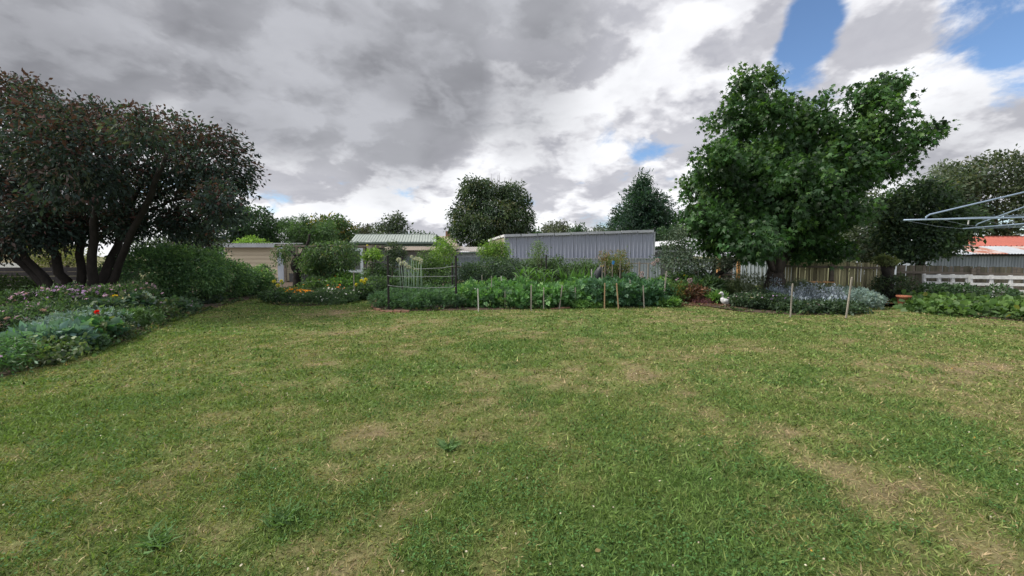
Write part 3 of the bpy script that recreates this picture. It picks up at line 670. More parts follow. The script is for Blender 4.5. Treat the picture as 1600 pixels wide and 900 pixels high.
# ------------------------------------------------------------------ fences
def paling_fence(name, label, A, B, hA, hB, m, pitch, rails, posts, gap=.014):
    A, B = Vector(A), Vector(B); u = (B-A).normalized(); nrm = Vector((u.y, -u.x, 0)); n = int((B-A).length/pitch)
    if nrm.y > 0: nrm = -nrm
    t = thing(name, label, 'fence', A); ang = math.atan2(u.y, u.x)
    mes = []; m2 = [m, PALING_OLD if m is PALING else m, m, RAIL if m is PALING_DARK else m]
    for k in range(4):
        me_ = bpy.data.meshes.new('paling'); bb = MB().box((0, 0, .5), (pitch-gap, .018, 1.0)); me_.from_pydata([tuple(v) for v in bb.v], [], bb.f); me_.materials.append(m2[k]); mes.append(me_)
    for i in range(n):
        o = bpy.data.objects.new('paling', mes[random.randrange(4)]); C.objects.link(o); o.parent = t
        p = A+u*(i+.5)*pitch-nrm*random.uniform(-.004, .004); o.location = p-A; o.rotation_euler = (random.gauss(0, .006), random.gauss(0, .008), ang+random.gauss(0, .02))
        o.scale = (1, 1, hA+(hB-hA)*i/n+random.gauss(0, .012))
    for zf in rails:
        p0, p1 = A+nrm*.045+Vector((0, 0, hA*zf)), B+nrm*.045+Vector((0, 0, hB*zf))
        MB().beam(p0, p1, .06, .085).build('rail', RAIL, t)
    for f in posts:
        p = A.lerp(B, f)+nrm*.13; h = (hA+(hB-hA)*f)*.95
        MB().box(p+Vector((0, 0, h/2)), (.12, .10, h), ang).build('post', RAIL, t)
    return t
FA, FB, FC = Vector((10.9, 17.8, 0)), Vector((14.62, 16.4, 0)), Vector((21.5, 13.9, 0))
paling_fence('paling_fence', 'greenish weathered paling fence with a rail and post facing the garden, behind the silver shrubs', FA, FB, 1.44, 1.38, PALING, .098, (.86, .16), (.02, .49, .97))
paling_fence('paling_fence', 'darker lower paling fence behind the white pallet fence', FB+Vector((.06, -.02, 0)), FC, 1.30, 1.20, PALING_DARK, .098, (.80, .2), (.3, .65), .006)
# old side fence on the far left
a, b = Vector((-26, 18.5, 0)), Vector((-17.2, 19.6, 0))
sf = thing('board_fence', 'low dark board fence behind the trunk of the dark tree', 'fence', a)
for i in range(5):
    MB().beam(a+Vector((0, 0, .25+i*.2)), b+Vector((0, 0, .25+i*.2)), .025+.01*(i % 2), .19).build('board', mat('dark_board', (.05, .047, .05), (.03, .028, .03), 4) if i == 0 else bpy.data.materials['dark_board'], sf)
for f in (0, .33, .66, 1): MB().box(a.lerp(b, f)+Vector((0, .08, .6)), (.1, .1, 1.2)).build('post', RAIL, sf)

# white slatted pallets leaning at the fence
def pallet(p0, p1, label):
    p0, p1 = Vector(p0), Vector(p1); t = thing('slatted_panel', label, 'panel', (p0.x, p0.y, 0), 'white slatted panels leaning at the fence')
    u = (p1-p0); ln = u.length; z0 = .12
    lean = Vector((0, .10, 0))
    for i, z in enumerate((.18, .40, .62, .86)):
        j = random.uniform(-.012, .012)
        q0, q1 = p0+Vector((0, 0, z+j))+lean*z, p1+Vector((0, 0, z-j))+lean*z
        MB().beam(q0, q1, .022, .095 if i < 3 else .12).build('slat', WHITE, t)
    for f in (.03, .36, .66, .97):
        b = p0.lerp(p1, f)+Vector((0, .06, 0)); MB().beam(b, b+Vector((0, 0, .94))+lean*.94, .09, .07, (0, 1, 0)).build('upright', WHITE, t)
pa, pb = P(1447, 440, 15.6), P(1520, 440, 15.0); pc, pd = P(1520, 440, 14.9), P(1622, 440, 14.2)
for q in (pa, pb, pc, pd): q.z = .06
pallet(pa, pb, 'white slatted panel nearest the terracotta pot, half hidden by a dark climber')
pallet(pc, pd, 'longer white slatted panel below the stained blue grey shed wall')

# brick edging on the tip of the vegetable bed
ed = thing('brick_edging', 'curved edging of reddish bricks round the tip of the vegetable bed', 'edging', G(590, 483))
pts = [G(*p) for p in ((600, 463), (590, 468), (583, 474), (582, 479), (588, 484), (602, 487.0), (640, 487.6))]
acc = []
for i in range(len(pts)-1):
    s_ = (pts[i+1]-pts[i]).length
    for k in range(max(1, int(s_/.22))): acc.append((pts[i].lerp(pts[i+1], (k+.5)/max(1, int(s_/.22))), pts[i+1]-pts[i]))
for q0, q1 in ((G(862, 482.6), G(890, 481.6)),):
    for k in range(3): acc.append((q0.lerp(q1, (k+.5)/3), q1-q0))
bb = MB().box((0, 0, .0), (.205, .10, .07)); bme = bpy.data.meshes.new('brick'); bme.from_pydata([tuple(v) for v in bb.v], [], bb.f); bme.materials.append(BRICK)
for p, u in acc:
    o = bpy.data.objects.new('brick', bme); C.objects.link(o); o.parent = ed
    o.location = p-Vector(ed.location)+Vector((0, 0, random.uniform(-.012, .016))); o.rotation_euler = (random.gauss(0, .05), random.gauss(0, .05), math.atan2(u.y, u.x)+random.gauss(0, .06))

# ------------------------------------------------------------------ trees
def Bl(px, py, d, rx, ry=None, rd=None):
    s = mpp(d); ry = ry or rx
    return (tuple(P(px, py, d)), (rx*s, (rd or (rx+ry)/2)*s, ry*s))
def jl(lst, d, spread): return [Bl(x, y, d+rng.normal()*spread, *r) for x, y, *r in lst]
def slim(lst, k): return [(x, y, *[max(q-k, q*.55) for q in r]) for x, y, *r in lst]
def limb(t, pts, r0, r1, name='limb', m=None, n=8, wob=.06):
    pts = [Vector(p) for p in pts]; fine_ = []
    for i in range(len(pts)-1):
        for k in range(4): fine_.append(pts[i].lerp(pts[i+1], k/4))
    fine_.append(pts[-1]); k = len(fine_)
    for i in range(1, k-1): fine_[i] += Vector(rng.normal(size=3))*wob*r0*2
    rad = [r0+(r1-r0)*(i/(k-1))**.8 for i in range(k)]
    if name == 'trunk': rad[0] *= 1.35; rad[1] *= 1.12
    return MB().tube(fine_, rad, n).build(name, m or BARK, t, smooth=True)
def tree(name, label, blobs, base, n, size, tpl, cols, trunk_r, limbs=6, m=None, bark=None, group=None, cat='tree', trunk_top=.35, **kw):
    base = Vector(base); t = thing(name, label, cat, base, group)
    c = np.array([b[0] for b in blobs]); mid = Vector(c.mean(0)); top = base.lerp(mid, trunk_top); top.z = max(top.z, base.z+.4)
    limb(t, [base+Vector((0, 0, -.1)), base.lerp(top, .5), top], trunk_r, trunk_r*.7, 'trunk', bark)
    idx = np.argsort(-np.array([b[1][0] for b in blobs]))[:limbs]
    for i in idx:
        q = Vector(blobs[i][0]); limb(t, [top-Vector((0, 0, .1)), top.lerp(q, .5)+Vector((0, 0, .1*(q-top).length)), q], trunk_r*.55, trunk_r*.12, 'limb', bark, 6)
    to_obj('crown', crown(blobs, n, size, tpl, cols, **kw), m or LEAF, t, kind='stuff')
    return t

# dark tree with reddish new growth on the left, many stems from one base
d = 13.0
bl = jl(slim([(30, 205, 85), (-60, 230, 110), (-150, 290, 100), (110, 245, 80), (190, 255, 78), (260, 240, 66), (320, 250, 62), (360, 275, 44), (345, 320, 42), (300, 330, 45), (240, 320, 60),
         (150, 315, 70), (70, 310, 75), (-20, 330, 80), (-90, 360, 70), (20, 165, 48), (70, 180, 42), (150, 195, 40), (225, 205, 40), (300, 212, 32), (380, 255, 22), (285, 350, 30), (320, 365, 22), (120, 355, 40), (30, 365, 40), (200, 350, 30), (360, 330, 22), (20, 335, 62), (-40, 350, 70), (70, 345, 52), (120, 330, 55)], 9), d, 1.2)
bs = G(128, 489); bs.z = 0
t = thing('dark_tree', 'big dark spreading tree with reddish new leaves and many stems at the flower bed', 'tree', bs)
for k, (bx, tx, ty, r) in enumerate([(95, 20, 372, .16), (112, 70, 340, .17), (128, 125, 330, .15), (138, 150, 320, .17), (152, 195, 345, .19), (160, 240, 300, .13), (105, -60, 330, .15)]):
    b0 = P(bx, 470, d+.25*(k % 3)-.2); b0.z = -.05; q = P(tx, ty, d+rng.normal()*.9)
    limb(t, [b0, b0.lerp(q, .35)+Vector((0, 0, .25)), q, q+(q-b0)*.22+Vector((0, 0, .2))], r, .05, 'stem', BARK_DARK, 9, .10)
for tx, ty in ((330, 270), (290, 330), (90, 230), (190, 240), (30, 220), (260, 240), (350, 300)):
    q = P(tx, ty, d+rng.normal()*.6); s0 = P(190 if tx > 150 else 90, 350, d); limb(t, [s0, s0.lerp(q, .5)+Vector((0, 0, .25)), q], .07, .015, 'limb', BARK_DARK, 6)
to_obj('crown', crown(bl, 84000, .125, T_oval(.22), [((.030, .048, .043), 5), ((.040, .062, .050), 3), ((.024, .036, .036), 3), ((.056, .044, .042), 1.2), ((.062, .075, .055), .5)], leaves=36, cr=.21, droop=.5, shell=.62, cut=.80, cj=.28, gain=1.4, tip=((.095, .052, .050), .5)), LEAF_DULL, t, kind='stuff')

# big star leaved tree on the right
d = 16.0
bl = jl(slim([(1165, 128, 28), (1195, 130, 27), (1148, 185, 52, 45), (1212, 172, 32), (1278, 150, 20, 22), (1264, 192, 40), (1348, 152, 36, 30), (1393, 137, 28, 26), (1378, 192, 54, 46), (1425, 222, 34, 26), (1442, 208, 22, 13), (1458, 200, 18, 11), (1470, 192, 12, 9), (1405, 252, 36, 24),
         (1300, 232, 76), (1190, 230, 84), (1120, 245, 46, 38), (1085, 292, 27, 24), (1130, 300, 56), (1190, 310, 88), (1270, 300, 92), (1335, 262, 56, 42), (1395, 265, 28, 20), (1110, 345, 44, 36), (1085, 330, 26, 22), (1175, 375, 66, 44), (1260, 352, 76, 40), (1302, 328, 42, 46), (1225, 380, 34, 22), (1285, 396, 46, 22), (1312, 388, 24, 20), (1245, 396, 26, 18), (1112, 378, 36, 24), (1165, 394, 26, 18), (1185, 340, 60, 60), (1250, 300, 70, 60), (1290, 260, 70, 60), (1200, 260, 60, 60), (1190, 118, 12, 15)], 10), d, .8)
bs = Vector((9.75, 16.1, 0))
lt = thing('star_leaf_tree', 'tall bushy star leaved green tree with an arm reaching out, before the paling fence', 'tree', bs)
fk = P(1212, 422, 16.1)
limb(lt, [bs+Vector((0, 0, -.1)), bs.lerp(fk, .6), fk], .36, .27, 'trunk', BARK, 12, .08)
for q0, r in ((P(1170, 330, 16), .17), (P(1225, 300, 15.8), .24), (P(1290, 330, 16.4), .17), (P(1165, 395, 15.6), .13)):
    limb(lt, [fk-Vector((0, 0, .15)), fk.lerp(q0, .5)+Vector((rng.normal()*.15, 0, .1)), q0], r, .08, 'limb', BARK, 9)
for q1 in ((1195, 150), (1275, 190), (1390, 160), (1440, 220), (1120, 270), (1330, 260)):
    q0 = P(1230, 320, 15.9); q2 = P(q1[0], q1[1], 16+rng.normal()*.4); limb(lt, [q0, q0.lerp(q2, .5), q2], .11, .02, 'limb', BARK, 6)
to_obj('crown', crown(bl, 42000, .185, STAR, [((.032, .080, .028), 4), ((.046, .108, .034), 4), ((.024, .060, .024), 3), ((.078, .150, .042), 1.1)], leaves=30, cr=.20, droop=.8, shell=.75, cut=.55, cj=.28, gain=1.18, tip=((.085, .17, .05), .20), out=.6), LEAF, lt, kind='stuff')

# olive grey shrub tree in front of the small shed
d = 17.5
bl = jl([(1085, 375, 30, 24), (1060, 395, 26, 20), (1110, 395, 34, 24), (1145, 385, 26, 24), (1040, 410, 18, 14), (1085, 415, 26, 14), (1075, 360, 16, 14), (1130, 410, 22, 12), (1050, 378, 14, 12)], d, .5)
bs = P(1110, 446, d); bs.z = 0
t = thing('olive_tree', 'low grey green tree with a forked dark trunk, left of the star leaved tree', 'tree', bs)
k0 = P(1112, 436, d)
limb(t, [bs+Vector((0, 0, -.1)), k0], .14, .12, 'trunk', BARK_DARK)
for q in (P(1145, 418, d-.2), P(1118, 405, d), P(1075, 400, d), P(1160, 400, d)): limb(t, [k0, k0.lerp(q, .5), q], .10, .03, 'limb', BARK_DARK)
to_obj('crown', crown(bl, 9000, .085, OVAL, [((.060, .085, .062), 4), ((.040, .062, .046), 3), ((.10, .125, .095), 1.2)], leaves=14, cr=.16, droop=.1, shell=.6), LEAF_DULL, t, kind='stuff')

# broad round tree in the middle distance
d = 60.0
bl = jl([(745, 308, 24, 26), (772, 315, 30, 28), (800, 315, 24, 26), (730, 340, 22, 28), (765, 345, 40, 32), (805, 345, 22, 30), (715, 352, 11, 20), (740, 365, 28, 22), (790, 368, 32, 22), (738, 290, 11, 11), (757, 293, 9, 11), (800, 295, 13, 10), (822, 350, 8, 16), (780, 385, 40, 18)], d, 1.2)
tree('broad_tree', 'broad round dense tree standing alone beyond the sheds in the middle', bl, (P(768, 400, d).x, d, 0), 30000, .40, T_oval(.2), [((.026, .046, .025), 4), ((.038, .058, .026), 3), ((.020, .036, .024), 3), ((.06, .066, .028), .6)], .5, 5, leaves=30, cr=.5, droop=.9, shell=.5, cut=.6, gain=1.7, cj=.25)
bt = [o for o in C.objects if o.name == 'broad_tree'][0]
for k in range(7): q = P(768+k*4, 292, 60); limb(bt, [q-Vector((0, 0, 1.6)), q+Vector((rng.normal()*.5, 0, 1.0+rng.random()))], .05, .015, 'bare_twig', BARK, 4)

# conifer right of it
d = 46.0
cb = []
for yy, half in ((278, 6), (288, 13), (298, 21), (309, 30), (320, 38), (332, 46), (344, 52), (356, 56), (370, 56), (385, 54)):
    nb_ = max(2, int(half/6))
    for k in range(nb_):
        xx = 1006+((k+.5)/nb_*2-1)*half*.78; cb.append(Bl(xx, yy+rng.normal()*3, d+(rng.random()*2-1)*half*mpp(d)*.6, max(7, half*.30), 9))
tree('conifer', 'dark pointed conifer beyond the right end of the lavender shed', cb, (P(1006, 400, d).x, d, 0), 19000, .40, SPRAY, [((.014, .032, .022), 4), ((.020, .044, .027), 3), ((.010, .024, .018), 2)], .4, 4, bark=BARK_DARK, leaves=18, cr=.36, droop=.05, shell=.5, cut=.6, out=1.1, gain=2.1, cj=.25)

# background trees
def far_tree(label, spec, d, n, size, cols, tpl=OVAL, name='leafy_tree', group='trees beyond the sheds', **kw):
    bl_ = jl(spec, d, d*.015); xs = [s[0] for s in spec]
    kw.setdefault('leaves', 16); kw.setdefault('cr', size*1.3); kw.setdefault('shell', .5)
    return tree(name, label, bl_, (P(sum(xs)/len(xs), 400, d).x, d, 0), n, size, tpl, cols, .25, 4, group=group, **kw)
GD = [((.022, .045, .026), 3), ((.032, .060, .030), 2)]; GM = [((.035, .070, .030), 3), ((.050, .095, .036), 2), ((.026, .052, .026), 2)]
far_tree('dark tree just behind the right edge of the big spreading tree', [(370, 345, 30, 24), (395, 350, 24, 26), (350, 365, 26, 22), (410, 375, 20, 20), (375, 380, 30, 20)], 33, 7000, .22, GD)
far_tree('mid green layered tree above the beige shed roof', [(425, 352, 20, 10), (440, 365, 30, 12), (470, 362, 26, 12), (410, 368, 18, 10), (490, 370, 26, 12), (452, 350, 12, 8), (505, 360, 18, 10), (440, 380, 40, 10), (490, 384, 40, 10)], 34, 8500, .19, GM, FERN, name='layered_tree', droop=.1)
pk = thing('spiky_sapling', 'thin upright sapling sticking out above the layered tree', 'sapling', (P(474, 400, 33).x, 33, 0), 'trees beyond the sheds')
for k, (x0, x1, y1) in enumerate(((472, 474, 336), (476, 482, 350), (470, 464, 354))): limb(pk, [P(x0, 400, 33)-Vector((0, 0, 1.6)), P(x0, 375, 33), P(x1, y1, 33)], .06, .015, 'stem', BARK, 5)
to_obj('crown', crown(jl([(474, 345, 4, 8), (476, 358, 5, 8), (482, 352, 4, 4), (466, 357, 4, 4)], 33, .1), 900, .16, LANCE, GM, leaves=8, cr=.16), LEAF, pk, kind='stuff')
pk = thing('spiky_sapling', 'two pronged sapling just left of the spiky one, over the beige shed', 'sapling', (P(448, 400, 35).x, 35, 0), 'trees beyond the sheds')
for k, (x0, x1, y1) in enumerate(((446, 444, 342), (448, 454, 340))): limb(pk, [P(x0, 400, 35)-Vector((0, 0, 1.6)), P(x0, 375, 35), P(x1, y1, 35)], .06, .015, 'stem', BARK, 5)
to_obj('crown', crown(jl([(444, 349, 6, 7), (454, 348, 5, 7), (437, 352, 5, 5)], 35, .1), 900, .16, LANCE, GD, leaves=8, cr=.16), LEAF, pk, kind='stuff')
far_tree('round green tree with a yellowing side above the aviary', [(500, 352, 18, 13), (520, 352, 20, 13), (510, 366, 34, 16), (538, 362, 16, 14), (490, 372, 22, 14), (550, 372, 10, 10), (520, 382, 40, 12)], 48, 8000, .28, [((.035, .065, .026), 4), ((.028, .052, .024), 2), ((.13, .11, .022), 1)])
far_tree('wispy dark tree above the sage green roof', [(616, 350, 13, 10), (606, 358, 13, 7), (625, 358, 9, 9), (590, 361, 8, 5), (620, 342, 7, 5), (612, 370, 22, 8)], 62, 2600, .36, [((.040, .055, .042), 3), ((.030, .045, .034), 2)], cr=.55, leaves=10)
far_tree('small grey tree in the distance beside the sage green roof', [(565, 361, 8, 4), (574, 360, 6, 4), (560, 364, 8, 3)], 85, 700, .5, [((.05, .055, .048), 1)], leaves=8)
far_tree('distant gum tree with open crown over the lavender shed, left one of two', [(862, 356, 7, 6), (857, 362, 5, 4), (866, 362, 5, 4)], 95, 800, .5, [((.055, .066, .052), 1)], leaves=8)
far_tree('distant gum tree with tall open crown over the lavender shed', [(876, 354, 9, 6), (870, 360, 7, 5), (884, 361, 6, 5)], 95, 900, .5, [((.055, .066, .052), 1)], leaves=8)
far_tree('small dark pointed tree left of the distant white house', [(905, 358, 5, 6), (899, 364, 8, 5), (908, 364, 6, 5)], 90, 900, .45, GD, leaves=8)
far_tree('low far row of treetops right of the broad round tree', [(835, 364, 10, 4), (850, 366, 10, 4), (845, 369, 20, 4), (892, 368, 10, 4)], 100, 900, .5, GD, leaves=8)
far_tree('bluish far treetop touching the left side of the conifer', [(930, 364, 9, 5), (943, 358, 7, 6), (950, 365, 10, 5)], 98, 900, .5, [((.055, .070, .062), 1)], leaves=8)
far_tree('low treetop between the tan roofed house and the sage green roof', [(655, 367, 8, 4), (668, 370, 8, 4), (640, 369, 8, 3)], 110, 600, .5, GD, leaves=8)
far_tree('bright lime bush above the beige shed', [(395, 378, 12, 6), (410, 381, 12, 5), (380, 382, 10, 5)], 30.5, 1800, .14, [((.11, .19, .035), 2), ((.08, .15, .03), 1)], name='lime_bush', cat='bush', group=None)
# trees on the right beyond the fence
far_tree('dark tree with a bare trunk by the terracotta pot', [(1440, 310, 34, 24), (1420, 340, 40, 26), (1465, 335, 34, 26), (1490, 350, 26, 30), (1450, 370, 44, 24), (1405, 370, 30, 22), (1468, 382, 26, 12), (1400, 325, 22, 22), (1425, 395, 26, 12)], 17.6, 17000, .15, gain=2.3, cols=[((.026, .046, .028), 4), ((.040, .066, .032), 2), ((.020, .034, .024), 3), ((.065, .085, .045), .7)], name='fence_tree', group=None, cr=.22, trunk_top=.45, leaves=18)
far_tree('pale olive tree between the star leaved tree and the dark fence tree', [(1365, 355, 26, 26), (1385, 335, 18, 18), (1350, 385, 26, 18), (1380, 385, 24, 18), (1335, 370, 18, 18), (1365, 312, 14, 10), (1340, 395, 20, 10)], 19.5, 9000, .13, [((.060, .080, .055), 3), ((.085, .10, .07), 1.5), ((.040, .056, .040), 2)], name='olive_tree', group=None, cr=.2)
far_tree('tall dusky tree rising at the right edge behind the clothesline', [(1560, 270, 50, 28), (1500, 285, 30, 20), (1600, 280, 46, 32), (1545, 310, 60, 30), (1610, 330, 60, 40), (1480, 305, 26, 20), (1650, 270, 40, 40), (1560, 345, 50, 24), (1500, 330, 30, 24)], 32, 16000, .26, [((.032, .048, .030), 4), ((.048, .062, .036), 3), ((.07, .07, .042), .8)], name='dusky_tree', group=None, cr=.36)
far_tree('dark bushy tree behind the paling fence under the star leaved crown', [(1250, 375, 30, 26), (1290, 370, 34, 28), (1325, 378, 26, 24), (1270, 395, 40, 18), (1310, 398, 30, 16), (1220, 385, 26, 20)], 22.5, 6000, .16, GD, name='bushy_tree', group=None)
far_tree('pale feathery tree top left of the tall dusky tree', [(1475, 268, 13, 9), (1488, 275, 13, 9), (1465, 285, 12, 8)], 38, 1700, .22, [((.075, .095, .075), 1)], name='feathery_tree', group=None, cr=.4)
far_tree('leafy tree behind the white roofed small shed', [(1050, 372, 9, 8), (1038, 366, 6, 8), (1060, 362, 10, 10)], 40, 1500, .2, GD, group=None, name='leafy_tree')

# ------------------------------------------------------------------ hedge of trimmed shrubs
HC = [((.034, .066, .032), 4), ((.048, .088, .038), 3), ((.024, .048, .028), 2), ((.075, .12, .05), .8)]
def hedge(label, px, d, wpx, toppx, n, extra=(), size=.085, cols=HC):
    s = mpp(d); b = P(px, 480, d); b.z = 0; h = P(px, toppx, d).z
    bl_ = []
    for i in range(9):
        fx = (rng.random()-.5)*.62; fy = (rng.random()-.5)*.6
        bl_.append(((b.x+fx*wpx*s, d+fy*wpx*s*.8, h*(.34+.36*rng.random())), (wpx*s*.28, wpx*s*.26, h*.33)))
    bl_.append(((b.x, d, h*.4), (wpx*s*.45, wpx*s*.42, h*.42)))
    t = plant('hedge_shrub', label, 'hedge', b, 1, 1, n, size, OVAL, cols, group='hedge shrubs along the flower bed', blobs=bl_, leaves=14, cr=.13, shell=.3, cut=.85, droop=.1, stems=5, gain=3.1)
    for f in extra: to_obj(f[0], flowers(bl_, *f[1:]), PETAL, t, kind='stuff')
hedge('tall dark hedge shrub right beside the stems of the dark tree', 225, 14.6, 118, 390, 14000)
hedge('dark hedge shrub second from the big dark tree', 300, 14.9, 92, 384, 12000)
hedge('lighter hedge shrub with small pink roses before the beige shed', 360, 17.0, 68, 410, 10000, extra=[('rose_blooms', 14, .09, (.5, .12, .2))])
hedge('far end hedge shrub beside the pale blue corner board', 402, 18.3, 50, 418, 8000, extra=[('rose_blooms', 8, .08, (.5, .15, .22))])
far_tree('loose grey green shrub rising behind the hedge under the dark tree', [(270, 378, 30, 14), (305, 385, 26, 14), (235, 385, 26, 12), (330, 388, 20, 12)], 17.6, 5000, .10, [((.036, .056, .038), 2), ((.028, .045, .03), 2)], name='loose_shrub', cat='shrub', group=None, cr=.2)
far_tree('yellowish bush seen between the stems of the dark tree', [(62, 392, 18, 22), (92, 398, 22, 18), (120, 402, 22, 16)], 21, 3500, .10, [((.11, .125, .04), 2), ((.07, .09, .035), 1)], name='yellow_bush', cat='bush', group=None, cr=.2)
far_tree('low green bush before the dark board fence', [(10, 448, 34, 14), (45, 450, 26, 12), (-30, 446, 34, 16)], 13.8, 4000, .08, [((.035, .062, .026), 2), ((.05, .085, .03), 1)], name='low_bush', cat='bush', group=None, cr=.12)

# ------------------------------------------------------------------ left flower bed
PH = [((.035, .066, .032), 3), ((.048, .088, .038), 2), ((.026, .048, .028), 2)]
SILV = [((.25, .31, .31), 3), ((.18, .24, .24), 2), ((.32, .37, .36), 1)]
LIME = [((.060, .125, .035), 3), ((.085, .16, .04), 2)]
SOFT = [((.040, .080, .036), 3), ((.052, .098, .040), 2), ((.07, .12, .06), 1)]
PINK, MAUVE, CREAM = (.48, .30, .42), (.36, .24, .42), (.55, .50, .40)
gph = 'phlox clumps in the long flower bed'
for k, (px, d, lab, colr, nfl) in enumerate([(20, 10.2, 'pink phlox clump at the frame edge below the dark board fence', PINK, 26), (62, 10.4, 'pink phlox clump before the outermost stem of the dark tree', PINK, 34), (105, 10.7, 'phlox clump with the palest mauve heads before the dark tree', MAUVE, 46),
        (140, 11.0, 'thickly flowering mauve phlox clump beside a yellow bloom', MAUVE, 50), (172, 11.2, 'mauve phlox clump just under the big yellow dahlia', PINK, 36), (205, 11.6, 'pink phlox clump nearest the tall hedge shrub', PINK, 40), (40, 8.7, 'sparse pink phlox in front of the other clumps', PINK, 14), (-40, 9.4, 'pink phlox clump reaching out of the frame', PINK, 24), (-10, 7.9, 'leafy phlox with one big pink head at the frame edge', PINK, 8)]):
    b = P(px, 480, d); b.z = 0.02
    plant('phlox_clump', lab, 'flowering plant', b, 1.05, .95 if d > 10 else .70, 2600, .085, LANCE, PH, group=gph, fl=[('flower_heads', int(nfl*1.5), .095, colr)], up=.3, stems=3)
def pl(px, d, *a, **k):
    b = P(px, 480, d); b.z = .02
    return a, b, k
for px, d, wd, h, lab in ((112, 8.5, 1.15, .55, 'large silver grey artemisia mound in the middle of the flower bed'), (60, 8.2, .7, .40, 'smaller silver grey artemisia beside the large one'), (228, 11.3, .55, .75, 'upright silver leaved plant beside the tall hedge shrub')):
    b = P(px, 480, d); b.z = .02
    plant('artemisia', lab, 'silver plant', b, wd, h, 2800, .08, FERN, SILV if h > .6 else [((.17, .23, .23), 3), ((.12, .18, .17), 2), ((.07, .12, .07), 1)], m=LEAF_DULL, group='silver plants in the long flower bed', up=.35)
for px, d, wd, h, lab, cols, tp, sz in ((30, 6.6, 1.1, .34, 'low lime green plant at the near edge of the flower bed', SOFT, ROUND, .07), (-40, 6.0, 1.2, .36, 'low green plant nearest the camera in the flower bed', SOFT, ROUND, .07), (75, 7.3, .8, .36, 'broad leaved grey green plant at the lawn edge', [((.07, .13, .085), 1)], ROUND, .13),
        (130, 8.0, .8, .36, 'leafy bright green plant below the silver mound', SOFT, OVAL, .11), (165, 8.9, .8, .45, 'green leafy plant below the red flower', PH, OVAL, .10), (205, 9.8, .8, .42, 'broad leaved plant beside the white flowers', SOFT, ROUND, .11), (240, 10.9, .85, .40, 'green clump near the bend of the lawn edge', PH, OVAL, .10), (272, 12.0, .9, .42, 'round leaved ground cover before the hedge', SOFT, ROUND, .09), (15, 9.2, .9, .55, 'dark leafy plant below the pink phlox at the frame edge', PH, OVAL, .10),
        (95, 9.7, .9, .6, 'dark green leafy clump between phlox and silver mound', PH, OVAL, .10), (150, 9.9, .9, .62, 'bushy green clump behind the red flower', PH, OVAL, .10), (195, 10.7, .8, .6, 'bushy green clump below the yellow dahlia', PH, OVAL, .10), (-80, 8.0, 1.3, .6, 'bushy plant out at the frame edge', PH, OVAL, .10), (295, 13.2, .8, .35, 'low plant tucked under the second hedge shrub', PH, OVAL, .08), (325, 14.9, .9, .35, 'low plant with pale flowers under the rose hedge', PH, OVAL, .08), (60, 6.9, .7, .22, 'creeping green mat on the bed edge', SOFT, ROUND, .05), (110, 7.45, .8, .22, 'creeping lime mat at the foot of the broad leaved plant', SOFT, ROUND, .05), (170, 8.5, .8, .22, 'creeping dark mat on the lawn edge', PH, ROUND, .05)):
    b = P(px, 480, d); b.z = .02
    q_ = len([o for o in C.objects if o.name.startswith('leafy_plant')])
    plant('leafy_plant', lab, 'plant', b, wd, h*(.85+.5*rng.random()), 1900, sz*(.8+.4*rng.random()), (tp, LANCE, OVAL, ROUND)[q_ % 4], [(tuple(np.array(c_[0])*np.array([.8+.5*rng.random(), .85+.3*rng.random(), .8+.6*rng.random()])), c_[1]) for c_ in cols], group='leafy plants in the long flower bed', k=6,
          fl=[('flower_heads', 5+int(rng.random()*8), .05, [(.62, .62, .55), (.45, .30, .45), (.55, .50, .25)][q_ % 3])] if q_ % 2 else None)
def dahlia(name, label, pos, base, r, col, cat='flower', group=None):
    t = thing(name, label, cat, base, group); pos = Vector(pos)
    limb(t, [Vector(base), Vector(base).lerp(pos, .6)+Vector((.02, 0, 0)), pos], .009, .006, 'stem', mat('green_stem', (.05, .1, .03)) if 'green_stem' not in bpy.data.materials else bpy.data.materials['green_stem'], 5)
    n = 70; dd = rng.normal(size=(n, 3)); dd[:, 1] -= .5; dd[:, 2] += .5; dd /= np.linalg.norm(dd, axis=1, keepdims=True)
    to_obj('bloom', scatter(T_oval(.3), np.tile(np.array(pos), (n, 1))+dd*r*.25, dd, r*.8, np.tile(np.array(col, float), (n, 1)), jit=.15), PETAL, t, kind='stuff')
    to_obj('leaves', crown([(tuple(Vector(base).lerp(pos, .5)), (r*1.3, r*1.3, (pos-Vector(base)).length*.35))], 50, .10, OVAL, PH, leaves=3, cr=.05), LEAF, t, kind='stuff')
def fl_at(name, label, px, py, d, r, col, **k): q = P(px, py, d); dahlia(name, label, q, (q.x, d, .02), r, col, **k)
fl_at('dahlia', 'big yellow dahlia flower standing above the mauve phlox', 180, 466, 10.6, .10, (.75, .48, .03))
fl_at('dahlia', 'small yellow flower among the mauve phlox heads', 126, 463, 10.8, .05, (.70, .45, .03))
fl_at('poppy', 'single bright red flower above the silver mound', 152, 488, 8.2, .05, (.75, .02, .015))
fl_at('white_dahlia', 'cream white flower above the lawn edge of the flower bed', 192, 515, 9.3, .08, (.70, .68, .55))
fl_at('white_dahlia', 'smaller white flower lower on the lawn edge, below the cream one', 190, 524, 9.2, .055, (.70, .70, .62))
fl_at('white_dahlia', 'pale cream flower head between the red flower and the hedge', 147, 506, 9.0, .055, (.5, .52, .36))
fl_at('white_dahlia', 'pale flower above the red one', 128, 492, 9.2, .05, (.45, .48, .36))
fl_at('pink_flower', 'large pink flower head at the frame edge', 6, 508, 7.8, .085, (.62, .42, .58))

